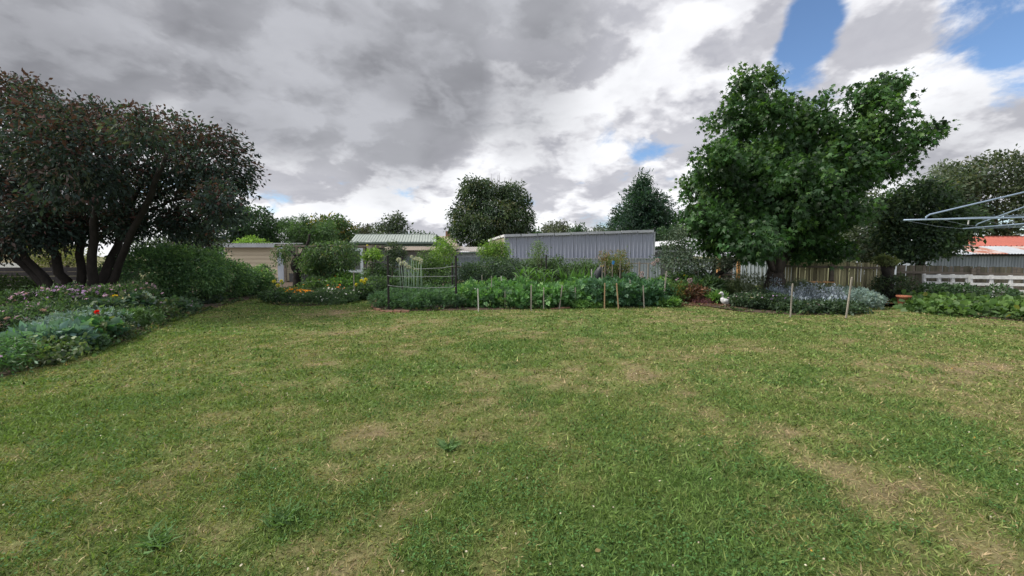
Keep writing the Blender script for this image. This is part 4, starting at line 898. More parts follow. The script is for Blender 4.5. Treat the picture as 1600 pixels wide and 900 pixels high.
# ------------------------------------------------------------------ island bed with the crooked tree
d = 17.6; bs = P(464, 460, d); bs.z = 0
ct = thing('crooked_tree', 'small crooked tree with a thick dark trunk and drooping layered foliage in the island bed', 'tree', bs)
k1, k2 = P(464, 425, d), P(459, 415, d)
limb(ct, [bs+Vector((0, 0, -.1)), P(464, 440, d), k1, k2, P(463, 404, d)], .17, .12, 'trunk', BARK_DARK, 10, .05)
limb(ct, [P(463, 406, d), P(470, 398, d), P(478, 388, d), P(482, 376, d), P(484, 366, d)], .10, .04, 'limb', BARK_DARK)
limb(ct, [P(463, 406, d), P(461, 399, d), P(456, 394, d), P(450, 390, d), P(443, 393, d)], .075, .02, 'limb', BARK_DARK)
limb(ct, [P(466, 408, d), P(490, 398, d), P(520, 395, d-.2), P(545, 402, d-.3)], .08, .02, 'limb', BARK_DARK)
limb(ct, [P(478, 388, d), P(505, 384, d), P(530, 386, d)], .06, .02, 'limb', BARK_DARK)
bl = jl(slim([(500, 402, 22, 10), (525, 400, 22, 12), (538, 408, 18, 10), (545, 400, 12, 8), (490, 415, 22, 11), (515, 418, 26, 12), (480, 408, 14, 9), (535, 386, 15, 8), (505, 388, 18, 8), (545, 391, 10, 6), (487, 396, 12, 8), (532, 416, 16, 7), (500, 426, 22, 6), (545, 410, 10, 5), (475, 418, 8, 5), (552, 398, 7, 4), (530, 380, 9, 4)], 5), d, .5)
bl += jl([(443, 391, 4, 3), (439, 397, 3, 3), (452, 387, 4, 2), (438, 403, 2, 2)], d, .1)
to_obj('crown', crown(bl, 9500, .12, LANCE, [((.040, .075, .034), 4), ((.055, .098, .040), 3), ((.028, .055, .030), 2), ((.11, .12, .05), .7)], leaves=12, cr=.19, droop=.8, shell=.6, cut=.85), LEAF, ct, kind='stuff')
ib = 'plants of the island bed'
for px, d, wd, h, lab, cols, n, sz, tp, fl in (
    (425, 15.4, .55, .42, 'small dark bush at the tip of the island bed', PH, 1600, .07, OVAL, None),
    (440, 15.0, .7, .50, 'dark leafy bush under the yellow dahlias', PH, 2200, .08, OVAL, None),
    (452, 16.4, .9, .42, 'marigold clump with orange yellow flowers beside the crooked trunk', PH, 2200, .07, FERN, [('flower_heads', 44, .12, (.75, .32, .02))]),
    (470, 16.2, .9, .40, 'bright orange marigold clump at the foot of the crooked trunk', PH, 1800, .07, FERN, [('flower_heads', 64, .12, (.80, .28, .015))]),
    (470, 15.0, .8, .36, 'feathery low green plant before the marigolds', PH, 2000, .06, FERN, [('flower_heads', 8, .06, (.7, .7, .66))]),
    (497, 15.0, .9, .42, 'feathery low green plant in front of the leafy shrub', PH, 2200, .06, FERN, [('flower_heads', 6, .06, (.7, .7, .66))]),
    (515, 15.6, .9, .52, 'white daisy clump in the middle of the island bed', PH, 2200, .06, FERN, [('flower_heads', 44, .06, (.75, .75, .72))]),
    (538, 15.6, .9, .50, 'white daisy clump beside the slim stake', PH, 2200, .06, FERN, [('flower_heads', 34, .06, (.75, .75, .72))]),
    (520, 14.9, .9, .28, 'low white flowered mat at the lawn edge of the island bed', PH, 1600, .05, FERN, [('flower_heads', 14, .05, (.75, .75, .72))]),
    (545, 15.3, .7, .3, 'low dark mat right of the white daisies', PH, 1400, .05, FERN, None),
    (500, 17.0, 1.4, 1.0, 'tall leafy green shrub under the drooping crown', [((.042, .078, .034), 3), ((.055, .098, .04), 2)], 4200, .10, OVAL, [('flower_heads', 8, .07, (.60, .20, .05))]),
    (530, 17.2, 1.3, 1.05, 'bright green leafy bush under the white door frame', LIME, 3600, .10, OVAL, [('flower_heads', 10, .09, (.70, .18, .03))]),
    (525, 16.2, .9, .72, 'orange red flowered clump behind the white daisies', PH, 1700, .08, OVAL, [('flower_heads', 22, .09, (.72, .17, .03))]),
    (563, 16.3, .8, .62, 'dark dahlia bush at the end of the island bed', PH, 2800, .09, OVAL, None)):
    b = P(px, 470, d); b.z = .02
    plant('island_plant', lab, 'plant', b, wd, h, n, sz, tp, cols, group=ib, fl=fl, k=6)
for px, py, lab in ((428.5, 440, 'yellow dahlia bloom furthest from the crooked trunk'), (440, 439.5, 'yellow dahlia bloom nearest the pale blue corner board'), (434.5, 446, 'lowest and largest of three yellow dahlias at the bed tip'),
                    (557, 445, 'yellow dahlia bloom lowest on the end bush'), (565, 439, 'yellow dahlia bloom in the middle of the end bush'), (571.5, 437, 'topmost yellow dahlia of the end bush'), (569.5, 441.5, 'yellow dahlia just under the topmost one of the end bush')):
    fl_at('dahlia', lab, px, py, 15.3 if px < 500 else 16.1, .075, (.68, .62, .10), group='yellow dahlias of the island bed')

# ------------------------------------------------------------------ stakes and pickets
def stake(px, ytop, d, label, m=STAKE, wd=.042, lean=0.0, name='garden_stake', group='stakes in the vegetable bed', extra=None):
    q = P(px, ytop, d); b = Vector((q.x-lean, d, -.1)); wd *= .68; t = thing(name, label, 'stake', (b.x, d, 0), group)
    MB().beam(b, q, wd, wd*.75, (0, 1, 0)).build('shaft', m, t)
    s = (q-b).normalized(); MB().hexa([q+Vector((x*wd/2, y*wd*.37, 0)) for x, y in ((-1, -1), (1, -1), (1, 1), (-1, 1))]+[q+s*.02+Vector((x*wd*.3, y*wd*.2, 0)) for x, y in ((-1, -1), (1, -1), (1, 1), (-1, 1))]).build('tip', m, t)
    return t
def gd(y): return G(800, y+1.5).y
stake(746.5, 452, gd(485), 'whitish stake at the front edge, nearest the tall black picket', STAKE_WHITE, .045, -.02)
stake(768, 432, gd(478), 'tall thin grey stake behind the whitish front stake', STAKE, .04)
stake(753, 430.5, 17.0, 'grey stake standing against the dark currant bushes', STAKE, .045)
stake(783, 432, 16.2, 'slightly tilted white stake before the currant bushes', STAKE_WHITE, .042, -.06)
stake(805.5, 430.5, 17.0, 'thin brown stake beside the tall corn plants', STAKE, .035)
stake(789, 455, gd(481), 'short dull stake third along the front edge', STAKE, .035)
stake(830, 446, gd(483.5), 'sturdy grey stake fourth along the front edge', STAKE, .055)
stake(849.5, 450, gd(482), 'brownish grey stake fifth along the front edge', STAKE, .045)
stake(878.5, 447, gd(481), 'pale grey tilted stake in the middle of the front edge', STAKE, .055, .10)
stake(899, 450, gd(479), 'grey brown stake right of the pale tilted one', STAKE, .045)
stake(924.5, 421.5, 17.2, 'pale stake left of the black owl', STAKE_WHITE, .05)
stake(941, 419, 16.6, 'thin pale stake touching the black owl', STAKE, .04)
stake(945, 443, 13.4, 'new orange brown stake among the potato leaves', STAKE_NEW, .045, .0)
stake(963.5, 443.5, 13.3, 'new orange brown stake at the front edge of the potatoes', STAKE_NEW, .05, -.08)
stake(984.5, 438.5, gd(476), 'thin grey stake at the front of the potatoes right of the orange ones', STAKE, .04, -.03)
stake(1005, 447, 13.6, 'short grey leaning stake near the end of the potatoes', STAKE, .04, -.05)
stake(1013, 411.5, 16.0, 'tall grey post in front of the pale zinc fence', STAKE, .06, .02)
stake(1041.5, 424.5, gd(474), 'tall leaning stake at the end of the vegetable bed', STAKE, .055, .10)
stake(945.5, 409, 18.6, 'grey stake behind the black owl', STAKE, .04)
stake(969, 410, 18.6, 'thin grey stake right of the blue tipped one', STAKE, .04)
bt_ = stake(957, 408, 18.6, 'grey stake with a bright blue tag on top', STAKE, .04)
q = P(958, 409, 18.55); MB().hexa([q+Vector(v) for v in ((-.05, -.02, -.10), (.03, -.02, -.13), (.03, .02, -.13), (-.05, .02, -.10), (-.03, -.02, .05), (.07, -.02, .03), (.07, .02, .03), (-.03, .02, .05))]).build('tag', BLUE, bt_)
stake(552.5, 425, 15.7, 'slim pale stake in the island bed beside the daisies', STAKE, .04, 0, group=None)
stake(1238.5, 444, gd(493), 'pale stake before the silver shrubs, the one nearer the goose', STAKE, .045, .02, group='stakes before the silver shrubs')
stake(1331, 434, gd(494.5), 'pale leaning stake before the blue grey shrub by the fence', STAKE, .05, .10, group='stakes before the silver shrubs')
stake(1091, 424, 16.8, 'short white stake among the flowers near the goose', STAKE_WHITE, .03, 0, group=None)

def picket(px, ytop, d, label):
    q = P(px, ytop, d); t = thing('star_picket', label, 'picket', (q.x, d, 0), 'black star pickets round the vegetable bed'); h = q.z
    b = MB()
    for k in range(3):
        a = k*2.094+.5; b.beam((q.x, d, -.1), (q.x, d, h), .008, .008) if 0 else b.hexa([Vector((q.x, d, z))+Vector(v) for z in (-.1, h) for v in ((math.cos(a+1.57)*.008, math.sin(a+1.57)*.008, 0), (math.cos(a)*.036+math.cos(a+1.57)*.008, math.sin(a)*.036+math.sin(a+1.57)*.008, 0), (math.cos(a)*.036-math.cos(a+1.57)*.008, math.sin(a)*.036-math.sin(a+1.57)*.008, 0), (-math.cos(a+1.57)*.008, -math.sin(a+1.57)*.008, 0))])
    b.build('shaft', BLACK, t)
    MB().lathe((q.x, d, h), [(.034, 0), (.036, .015), (.02, .03)], 8).build('cap', BLACK, t)
    return Vector((q.x, d, h))
pk1 = picket(605.5, 400.5, gd(482.5), 'tall black star picket nearest the brick edging tip')
pk2 = picket(712, 400.5, gd(481), 'tall black star picket at the right end of the ropes')
pk3 = picket(628.5, 402, 16.8, 'black star picket behind the white seed heads')
pk4 = picket(853.5, 399, 18.5, 'black star picket against the berry hedge below the lavender shed')
pk5 = picket(706.5, 412, 16.8, 'short black picket half hidden behind the right end of the ropes')
def rope(pa, pb, sag, label, nm='rope', r=.0085, m=None, bow=0.0):
    pts_ = [Vector(pa).lerp(Vector(pb), i/14)+Vector((0, -bow*math.sin(math.pi*i/14), -sag*4*(i/14)*(1-i/14)+rng.normal()*.006)) for i in range(15)]
    o = MB().tube(pts_, r, 6).build(nm, m or ROPE, None, smooth=True); setp(o, label=label, category='rope', group='ropes round the leek plants')
    return o
y1, y2 = pk1.y-.04, pk2.y-.04
rope((pk1.x, y1, P(0, 431, y1).z), (pk2.x, y2, P(0, 431, y2).z), .03, 'middle pale rope tied between two black pickets')
rope((pk1.x, y1, P(0, 446, y1).z), (pk2.x, y2, P(0, 448, y2).z), .055, 'lowest sagging pale rope between two black pickets')
rope(P(648, 420, y1+.3), (pk2.x, y2, P(0, 415.5, y2).z), .03, 'top pale rope ending among the white seed heads')
rope(P(579, 410, 17.0), (pk1.x, y1, P(0, 410, y1).z), .0, 'thin dark wire running from the black picket toward the gate post', 'wire', .008, BLACK)

# wire gate before the zinc fence
gt = thing('wire_gate', 'grey wire gate frame with two posts in front of the pale zinc fence', 'gate', (P(982, 420, 22).x, 22, 0))
for px in (982.5, 999): MB().box((P(px, 420, 22).x, 22, .68), (.07, .06, 1.36)).build('post', STAKE, gt)
MB().beam(P(981, 411.5, 22), P(1022, 411.5, 22), .04, .05).build('top_rail', STAKE, gt)
for zz in (.2, .5, .8, 1.1): MB().beam((P(981, 420, 22).x, 22.03, zz), (P(1022, 420, 22).x, 22.03, zz), .008, .008).build('wire', STEEL, gt)

# owl decoy
d = 16.9; q = P(937, 431.5, d)
ow = thing('owl_decoy', 'black plastic owl figure perched above the potato leaves', 'owl figure', (q.x, d, 0))
ax = [q+Vector((-.05, 0, -.25)), q+Vector((-.07, 0, -.05)), q+Vector((-.05, 0, .08)), q+Vector((-.02, -.01, .20)), q+Vector((.02, -.02, .28)), q+Vector((.05, -.03, .33)), q+Vector((.065, -.035, .39)), q+Vector((.07, -.035, .43)), q+Vector((.07, -.035, .445))]
MB().tube(ax, [.045, .10, .135, .14, .125, .10, .105, .075, .02], 14).build('body', OWL, ow, smooth=True)
for s in (-1, 1):
    hd = ax[6]; MB().tube([hd+Vector((s*.055, 0, .03)), hd+Vector((s*.085, 0, .10))], [.03, .004], 6).build('ear_tuft', OWL, ow)
    MB().tube([hd+Vector((s*.045, -.085, .01)), hd+Vector((s*.047, -.108, .01))], [.03, .024], 10).build('eye', mat('owl_eye', (.4, .3, .05)) if 'owl_eye' not in bpy.data.materials else bpy.data.materials['owl_eye'], ow)
    MB().tube([q+Vector((-.03+s*.12, 0, .22)), q+Vector((-.05+s*.135, .01, .05)), q+Vector((-.10+s*.09, .02, -.13))], [.03, .055, .012], 8).build('wing', OWL, ow, smooth=True)
MB().tube([ax[6]+Vector((0, -.10, -.01)), ax[6]+Vector((0, -.135, -.05))], [.018, .003], 6).build('beak', BEAK, ow)
MB().beam((q.x-.05, d, -.1), q+Vector((-.05, 0, -.2)), .04, .04).build('perch', STAKE, ow)

# ------------------------------------------------------------------ vegetable bed
gpot = 'potato plants filling the vegetable bed'
PC = [((.045, .105, .038), 4), ((.062, .135, .045), 3), ((.034, .078, .034), 2), ((.10, .17, .06), .7)]
PD = [((.030, .072, .038), 4), ((.042, .095, .045), 3), ((.024, .055, .032), 2)]
def gpt(px, d, z=.02): 
    b = P(px, 480, d); b.z = z; return b
row = [(740, 13.95), (770, 13.85), (800, 13.9), (832, 13.85), (862, 13.95), (893, 14.1), (760, 15.6), (792, 15.7), (825, 15.6), (857, 15.6), (888, 15.7), (916, 15.7), (742, 16.6), (775, 17.2), (815, 17.0), (870, 17.2), (905, 17.0)]
PL = ['potato plant at the front edge right beside the tall black picket', 'potato plant at the front edge just past the whitish stake', 'potato plant at the front edge beside the short dull stake', 'potato plant behind the sturdy grey front stake', 'potato plant left of the pale tilted front stake', 'potato plant right of the pale tilted front stake',
      'second row potato plant below the grey stake at the currants', 'second row potato plant under the slightly tilted white stake', 'second row potato plant below the thin brown stake', 'second row potato plant before the corn block', 'second row potato plant below the strap leaved clump', 'second row potato plant below the pale stake near the owl',
      'back row potato plant behind the right rope picket', 'back row potato plant at the foot of the currant bushes', 'back row potato plant touching the corn block', 'back row potato plant between corn and strap leaved clumps', 'back row potato plant right before the black owl']
for (px, d), plab in zip(row, PL):
    plant('potato_plant', plab, 'vegetable', gpt(px+rng.normal()*3, d+rng.normal()*.1), .95, .62+.1*rng.random(), 620, .16, COMPOUND, PC, group=gpot, k=6, up=.25, leaves=5, cr=.09, gain=1.85, fl=[('flower_heads', 3, .05, (.7, .66, .7))])
gpd = 'dark potato plants at the end of the bed'
PL = ['dark potato plant at the near end of the dark heap', 'dark potato plant between the two orange stakes', 'dark potato plant at the thin grey front stake', 'dark potato plant below the short leaning stake', 'dark potato plant under the black owl', 'dark potato plant in the middle of the heap', 'dark potato plant on the crest of the heap', 'dark potato plant beside the tall leaning end stake', 'dark potato plant below the blue tagged stake', 'dark potato plant before the wire gate']
for (px, d), plab in zip(((930, 14.3), (955, 14.1), (982, 14.1), (1008, 14.3), (940, 15.6), (968, 15.6), (996, 15.7), (1022, 15.4), (955, 16.6), (985, 16.6)), PL):
    plant('potato_plant', plab, 'vegetable', gpt(px, d), 1.0, .74+.14*rng.random(), 680, .17, COMPOUND, PD, group=gpd, k=6, up=.2, leaves=5, cr=.09, gain=2.0, fl=[('flower_heads', 2, .06, (.7, .66, .7))])
for px, d, plab in ((905, 13.75, 'low feathery clump nearest the pale tilted stake'), (925, 13.8, 'low feathery clump before the dark potatoes, middle of three'), (945, 13.85, 'low feathery clump nearest the front orange stake')):
    plant('carrot_clump', plab, 'vegetable', gpt(px, d), .6, .26, 900, .07, FERN, LIME, group='low feathery clumps at the bed front', up=.3)
PAR = ['parsley clump on the tip of the bed at the brick edging', 'front parsley clump just right of the left black picket', 'front parsley clump below the white seed heads', 'front parsley clump below the middle of the ropes', 'front parsley clump below the right half of the ropes', 'front parsley clump at the foot of the right black picket', 'second row parsley clump behind the left black picket', 'second row parsley clump at the foot of the leeks', 'second row parsley clump right of the leeks', 'second row parsley clump behind the lowest rope', 'second row parsley clump behind the right black picket', 'back parsley clump near the short black picket', 'back parsley clump under the dense fruit tree']
for k, (px, d) in enumerate(((600, 13.7), (622, 13.45), (645, 13.35), (668, 13.35), (690, 13.45), (708, 13.6), (612, 14.9), (635, 14.7), (660, 14.7), (685, 14.8), (715, 15.0), (700, 15.9), (672, 16.0))):
    plant('parsley_clump', PAR[k], 'vegetable', gpt(px, d), .75, .48+.12*rng.random(), 1300, .075, FERN, [((.045, .092, .050), 4), ((.060, .12, .056), 3), ((.034, .070, .042), 2)], group='parsley clumps below the ropes', up=.35)
# leek plants gone to seed
LEEKL = ['leek with the large round head left of the others', 'leek with the second largest round head', 'leek close beside the back black picket', 'leek with a whitish head left of the middle', 'leek with a drooping low white head', 'leek with a small low head beside the drooping one', 'leek with a little head just above the top rope', 'tallest leek of all with a round head', 'leek with a wide pale head next to the tallest', 'leek with a pale head in the right cluster', 'leek with a white head at the right of its group', 'leek with the lower head of the right cluster', 'leek with a tiny head between the two clusters', 'leek with a little head touching the top rope']
gl = 'leeks gone to seed beside the black pickets'
LEEK = mat('leek_stem', (.14, .22, .15), (.10, .17, .11), 9, .6)
for k, (px, py, d, r) in enumerate([(623, 406, 16.0, .10), (627, 411.5, 15.6, .09), (631, 410, 15.8, .08), (634, 413, 15.4, .08), (638, 417, 15.5, .075), (641, 418, 15.7, .06), (647, 420, 15.2, .05), (643, 401, 16.3, .07), (650, 404, 15.9, .08), (654, 405, 15.6, .085), (658, 407, 15.4, .08), (657, 411, 15.8, .07), (646, 405, 16.0, .05), (653, 421, 15.2, .05)]):
    lab = LEEKL[k]
    q = P(px, py, d); b = Vector((q.x+rng.normal()*.06, d, 0)); t = thing('leek', lab, 'leek', b, gl)
    MB().tube([b+Vector((0, 0, -.02)), b.lerp(q, .4)+Vector((rng.normal()*.015, 0, 0)), q], [.02, .014, .008], 6).build('stem', LEEK, t, smooth=True)
    n = 90; dd = rng.normal(size=(n, 3)); dd /= np.linalg.norm(dd, axis=1, keepdims=True)
    to_obj('seed_head', scatter(T_oval(.35), np.tile(np.array(q), (n, 1))+dd*r*.45, dd, r*.55, np.tile(np.array([.46, .47, .42]), (n, 1)), jit=.18), PETAL, t, kind='stuff')
    n = 5; a = rng.random(n)*6.28
    to_obj('leaves', scatter(STRAP, np.tile(np.array(b), (n, 1))+np.array([0, 0, .12]), np.stack([np.cos(a)*.5, np.sin(a)*.5, np.full(n, 1.)], 1), .55, np.tile(np.array([.085, .15, .11]), (n, 1))), LEAF, t, kind='stuff')
# currant and berry bushes
gc = 'currant bushes in a row behind the potatoes'
CU = [((.036, .062, .040), 4), ((.050, .082, .050), 3), ((.026, .046, .032), 2)]
for px, d, wpx, top, lab in ((728, 19.0, 42, 404, 'dark currant bush right behind the rope pickets'), (752, 19.2, 42, 401, 'dark currant bush behind the tall grey stakes'), (778, 19.3, 44, 403, 'dark currant bush below the lime fruit tree'), (802, 19.6, 40, 404, 'dark currant bush behind the corn')):
    h = P(px, top, d).z; plant('currant_bush', lab, 'bush', gpt(px, d), wpx*mpp(d)*1.15, h*1.05, 3400, .085, OVAL, CU, group=gc, stems=4, droop=.2, leaves=10, cr=.13)
gr_ = 'raspberry canes along the fence'
RA = [((.045, .078, .040), 4), ((.060, .10, .046), 3), ((.032, .055, .034), 2)]
for px, d, wpx, top, lab in ((825, 20.5, 36, 405, 'raspberry clump left of the slim fruit sapling'), (850, 20.6, 36, 403, 'raspberry clump below the slim fruit sapling'), (872, 20.6, 36, 400, 'tall raspberry clump with two pointed tops'), (896, 20.7, 38, 403, 'raspberry clump above the strap leaved plants'), (920, 20.8, 38, 405, 'raspberry clump left behind the owl'), (945, 20.6, 32, 404, 'raspberry clump behind the blue tag')):
    h = P(px, top, d).z; plant('raspberry_clump', lab, 'bush', gpt(px, d), wpx*mpp(d)*1.2, h*1.05, 3000, .09, OVAL, RA, group=gr_, stems=4, droop=.1, leaves=10, cr=.12, up=.2)
def young_tree(label, spec, d, n, cols, size=.11, tpl=LANCE, name='young_fruit_tree', dr=.35):
    bl_ = jl(spec, d, .25); px = sum(s[0] for s in spec)/len(spec); return tree(name, label, bl_, gpt(px, d, 0), n, size, tpl, cols, .05, 5, cat='fruit tree', group='young fruit trees behind the vegetables', leaves=8, cr=.14, shell=.7, droop=dr)
YG = [((.085, .155, .032), 3), ((.12, .19, .04), 2), ((.055, .105, .03), 2)]
young_tree('yellow green young peach tree before the low tan shed', [(690, 388, 10, 12), (698, 384, 10, 10), (682, 402, 12, 10), (702, 400, 11, 12), (690, 375, 6, 5), (676, 412, 10, 9), (692, 415, 14, 10)], 18.5, 2600, YG)
young_tree('lime green young fruit tree at the corner of the lavender shed', [(762, 390, 11, 10), (776, 383, 9, 8), (785, 388, 9, 10), (770, 396, 14, 8), (754, 397, 7, 8), (788, 402, 6, 10)], 20.2, 3000, YG)
young_tree('slim pale green sapling before the lavender wall', [(840, 385, 4, 8), (836, 395, 8, 8), (847, 393, 7, 7), (841, 404, 11, 7), (852, 386, 3, 4)], 20.0, 1000, [((.085, .13, .055), 2), ((.065, .105, .05), 2)], .09)
young_tree('dense green fruit tree behind the seed heads', [(665, 405, 13, 11), (652, 415, 12, 10), (680, 418, 13, 12), (660, 428, 14, 10), (690, 430, 12, 10), (668, 436, 18, 9)], 18.0, 4200, [((.048, .085, .034), 3), ((.065, .11, .04), 2)], .10)
young_tree('narrow dark column shaped tree by the sheet fence', [(613, 388, 6, 9), (614, 400, 7, 9), (613, 410, 6, 8)], 22, 1300, [((.030, .048, .032), 3), ((.04, .06, .038), 1)], .10, OVAL, name='column_tree')
young_tree('slim dark column shaped tree right of the broader one', [(625, 391, 4, 6), (626, 400, 5, 7)], 22.4, 800, [((.034, .05, .034), 3)], .10, OVAL, name='column_tree')
young_tree('yellow green bush against the blue grey sheet fence', [(582, 396, 8, 6), (575, 401, 6, 5), (590, 399, 6, 5)], 24.5, 1300, YG, .12, OVAL, name='lime_bush')
young_tree('reddish tipped shrub left of the blue tag', [(946, 402, 5, 8), (948, 412, 7, 8), (943, 398, 3, 4)], 19.6, 900, [((.075, .105, .04), 2), ((.14, .085, .04), 1)], .09, name='red_tipped_shrub')
young_tree('yellow tinged shrub between the grey stakes below the lavender wall', [(966, 402, 7, 7), (972, 396, 4, 5), (962, 412, 10, 9), (978, 415, 8, 8), (970, 424, 12, 7)], 19.8, 2000, [((.085, .11, .035), 2), ((.06, .09, .035), 2), ((.16, .11, .04), .6)], .09, name='yellow_shrub')
far_tree('tangle of dark shrubs before the sheet fence by the gate post', [(588, 422, 12, 10), (605, 428, 12, 8), (578, 430, 10, 8), (620, 432, 10, 7)], 25, 3200, .11, PH, name='dark_shrub', cat='shrub', group=None, cr=.18)
for px, d, wd, h, lab in ((608, 18.6, 1.0, .7, 'low dark leafy bush behind the left black picket'), (630, 19.0, 1.1, .8, 'low leafy bush behind the leeks'), (652, 19.4, 1.1, .75, 'low leafy bush under the dense fruit tree'), (690, 17.6, 1.1, .8, 'leafy bush behind the right end of the ropes'), (594, 21.0, 1.3, .7, 'low dark bush on the path side by the gate post')):
    plant('low_bush', lab, 'bush', gpt(px, d), wd, h, 1700, .10, OVAL, PH, group='low bushes behind the ropes', k=6)
# corn and strap leaved plants
for k, (px, d) in enumerate(((812, 17.6), (826, 17.4), (838, 17.7), (850, 17.4), (862, 17.7), (820, 18.1), (845, 18.2))):
    b = gpt(px, d); t = thing('corn_plant', ['corn plant at the near end of its block by the brown stake', 'corn plant second in the front of its block', 'corn plant in the very middle of its block', 'corn plant beside the black back picket', 'corn plant at the far end of its block', 'corn plant in the back of its block behind the first', 'corn plant in the back of its block below the slim sapling'][k], 'vegetable', b, 'corn plants behind the potatoes')
    MB().tube([b+Vector((0, 0, -.02)), b+Vector((.02, 0, .6)), b+Vector((0, 0, 1.0))], [.018, .014, .006], 6).build('stalk', LEEK, t)
    n = 34; a = rng.random(n)*6.28; zz = .2+.8*rng.random(n)
    to_obj('leaves', scatter(STRAP, np.array(b)+np.stack([np.cos(a)*.06, np.sin(a)*.06, zz], 1), np.stack([np.cos(a), np.sin(a), .55+.3*rng.random(n)], 1), .42*(1+.25*rng.normal(size=n)), np.tile(np.array([.085, .185, .045]), (n, 1)), nrm=np.tile(np.array([0, 0, 1.]), (n, 1)), jit=.25), LEAF, t, kind='stuff')
for px, d, lab in ((893, 18.0, 'arching strap leaved clump left of the black owl'), (912, 18.0, 'arching strap leaved clump just left of the pale stake')):
    b = gpt(px, d); t = thing('iris_clump', lab, 'plant', b, 'strap leaved clumps'); n = 60; a = rng.random(n)*6.28
    to_obj('leaves', scatter(STRAP, np.array(b)+np.stack([np.cos(a)*.08, np.sin(a)*.08, np.full(n, .1)], 1), np.stack([np.cos(a)*.6, np.sin(a)*.6, np.full(n, 1.)], 1), .95*(1+.2*rng.normal(size=n)), np.tile(np.array([.075, .165, .045]), (n, 1)), jit=.25), LEAF, t, kind='stuff')

# ------------------------------------------------------------------ flowers and soil patch near the goose
gf = 'flowering clumps before the olive tree'
for px, d, wd, h, lab, cols, tp, sz, fl in (
    (1045, 17.2, 1.0, 1.05, 'tall purple pink flowered clump at the end of the potatoes', PH, LANCE, .12, [('flower_heads', 30, .09, (.42, .30, .40))]),
    (1064, 17.4, 1.0, 1.1, 'clump with yellow lilies among strappy leaves', LIME, LANCE, .16, [('flower_heads', 16, .11, (.70, .55, .05))]),
    (1085, 17.4, 1.1, 1.05, 'green clump dotted with small white flowers under the olive tree', PH, LANCE, .14, [('flower_heads', 26, .06, (.62, .60, .58))]),
    (1100, 16.4, 1.0, .8, 'grassy dark clump at the foot of the forked trunk', PH, SLIM, .30, None),
    (1057, 15.6, .9, .7, 'yellowing bushy plant beside the leaning end stake', [((.05, .09, .032), 3), ((.13, .11, .03), 1)], OVAL, .10, None),
    (1030, 16.6, .9, .8, 'light green bushy plant behind the dark potatoes', LIME, OVAL, .10, None),
    (1078, 15.4, .9, .58, 'dead brown withered plant on the soil', [((.10, .055, .036), 3), ((.065, .038, .028), 2), ((.035, .055, .03), 1)], LANCE, .14, None),
    (1044, 14.1, .6, .22, 'small fresh green plant at the lawn edge below the leaning stake', LIME, OVAL, .12, None),
    (1120, 14.9, .4, .24, 'tuft of bright grass at the feet of the goose', LIME, SLIM, .22, None),
    (1100, 14.9, .9, .10, 'flat patch of dark purple seedlings on the bare soil', [((.085, .035, .045), 2), ((.06, .03, .035), 1)], OVAL, .05, None),
    (1108, 17.6, 1.0, .6, 'low grassy clump behind the dead plant', PH, SLIM, .25, None),
    (1180, 16.6, 1.9, .95, 'wide grey green lavender bush before the star leaved trunk', [((.12, .15, .10), 3), ((.095, .12, .08), 2)], SLIM, .16, None),
    (1153, 17.0, 1.2, .6, 'low grassy bush behind the goose', [((.06, .085, .045), 2)], SLIM, .2, None)):
    plant('border_plant', lab, 'plant', gpt(px, d), wd, h, 2000 if sz < .2 else 1300, sz, tp, cols, group=gf, fl=fl, k=6, up=.4 if tp is SLIM else .2, m=LEAF_DULL if 'lavender' in lab else None)
for px, py, d, lab in ((1027, 407, 17.6, 'round pale allium head beside the tall grey post'), (1021, 412, 17.4, 'lower pale allium head beside the tall grey post'), (1060, 413, 17.4, 'big pale mauve allium head under the olive branches'), (1069, 410.5, 17.6, 'mauve allium head right of the biggest one'), (1087, 424, 17.0, 'white allium head near the white stake'), (1078, 438, 15.8, 'low allium seed head above the dead plant'), (1003, 427, 18, 'pinkish allium head before the zinc fence'), (1002, 433.5, 17.6, 'lowest pinkish allium head before the zinc fence')):
    q = P(px, py, d); b = Vector((q.x, d, 0)); t = thing('allium', lab, 'flower', b, 'allium heads near the olive tree')
    MB().tube([b, b.lerp(q, .5)+Vector((.02, 0, 0)), q], [.010, .009, .007], 6).build('stem', LEEK, t)
    n = 100; dd = rng.normal(size=(n, 3)); dd /= np.linalg.norm(dd, axis=1, keepdims=True)
    to_obj('flower_head', scatter(T_oval(.35), np.tile(np.array(q), (n, 1))+dd*.055, dd, .05, np.tile(np.array([.42, .33, .38]), (n, 1)), jit=.2), PETAL, t, kind='stuff')

# goose ornament: one continuous body along its spine
d = 13.9; gb = P(1134, 480.5, d); gb.z = 0
gs = thing('goose', 'white goose garden ornament standing between the bare soil and the dark daisy clumps', 'goose ornament', gb)
def gq(px, py, dy=0): q = P(px, py, d+dy); return q
sp = [(1142, 470, .010), (1140.5, 470.5, .035), (1138.5, 471, .065), (1136, 471.4, .092), (1133.5, 471, .105), (1131, 470, .10), (1129.3, 468, .082), (1128.8, 465.5, .058), (1129.0, 463, .045), (1129.2, 460.8, .040), (1128.9, 459, .042), (1127.8, 457.9, .050), (1126.4, 457.7, .045), (1125.3, 458.1, .026), (1124.9, 458.3, .012)]
MB().tube([gq(x, y) for x, y, r in sp], [r for x, y, r in sp], 14, squash=[.82 if r > .06 else 1 for x, y, r in sp]).build('body', CERAMIC, gs, smooth=True)
MB().tube([gq(1125.3, 458.2), gq(1124.0, 458.8), gq(1122.7, 459.3)], [.024, .018, .006], 8, squash=[1.2, 1.3, 1.2]).build('beak', BEAK, gs, smooth=True)
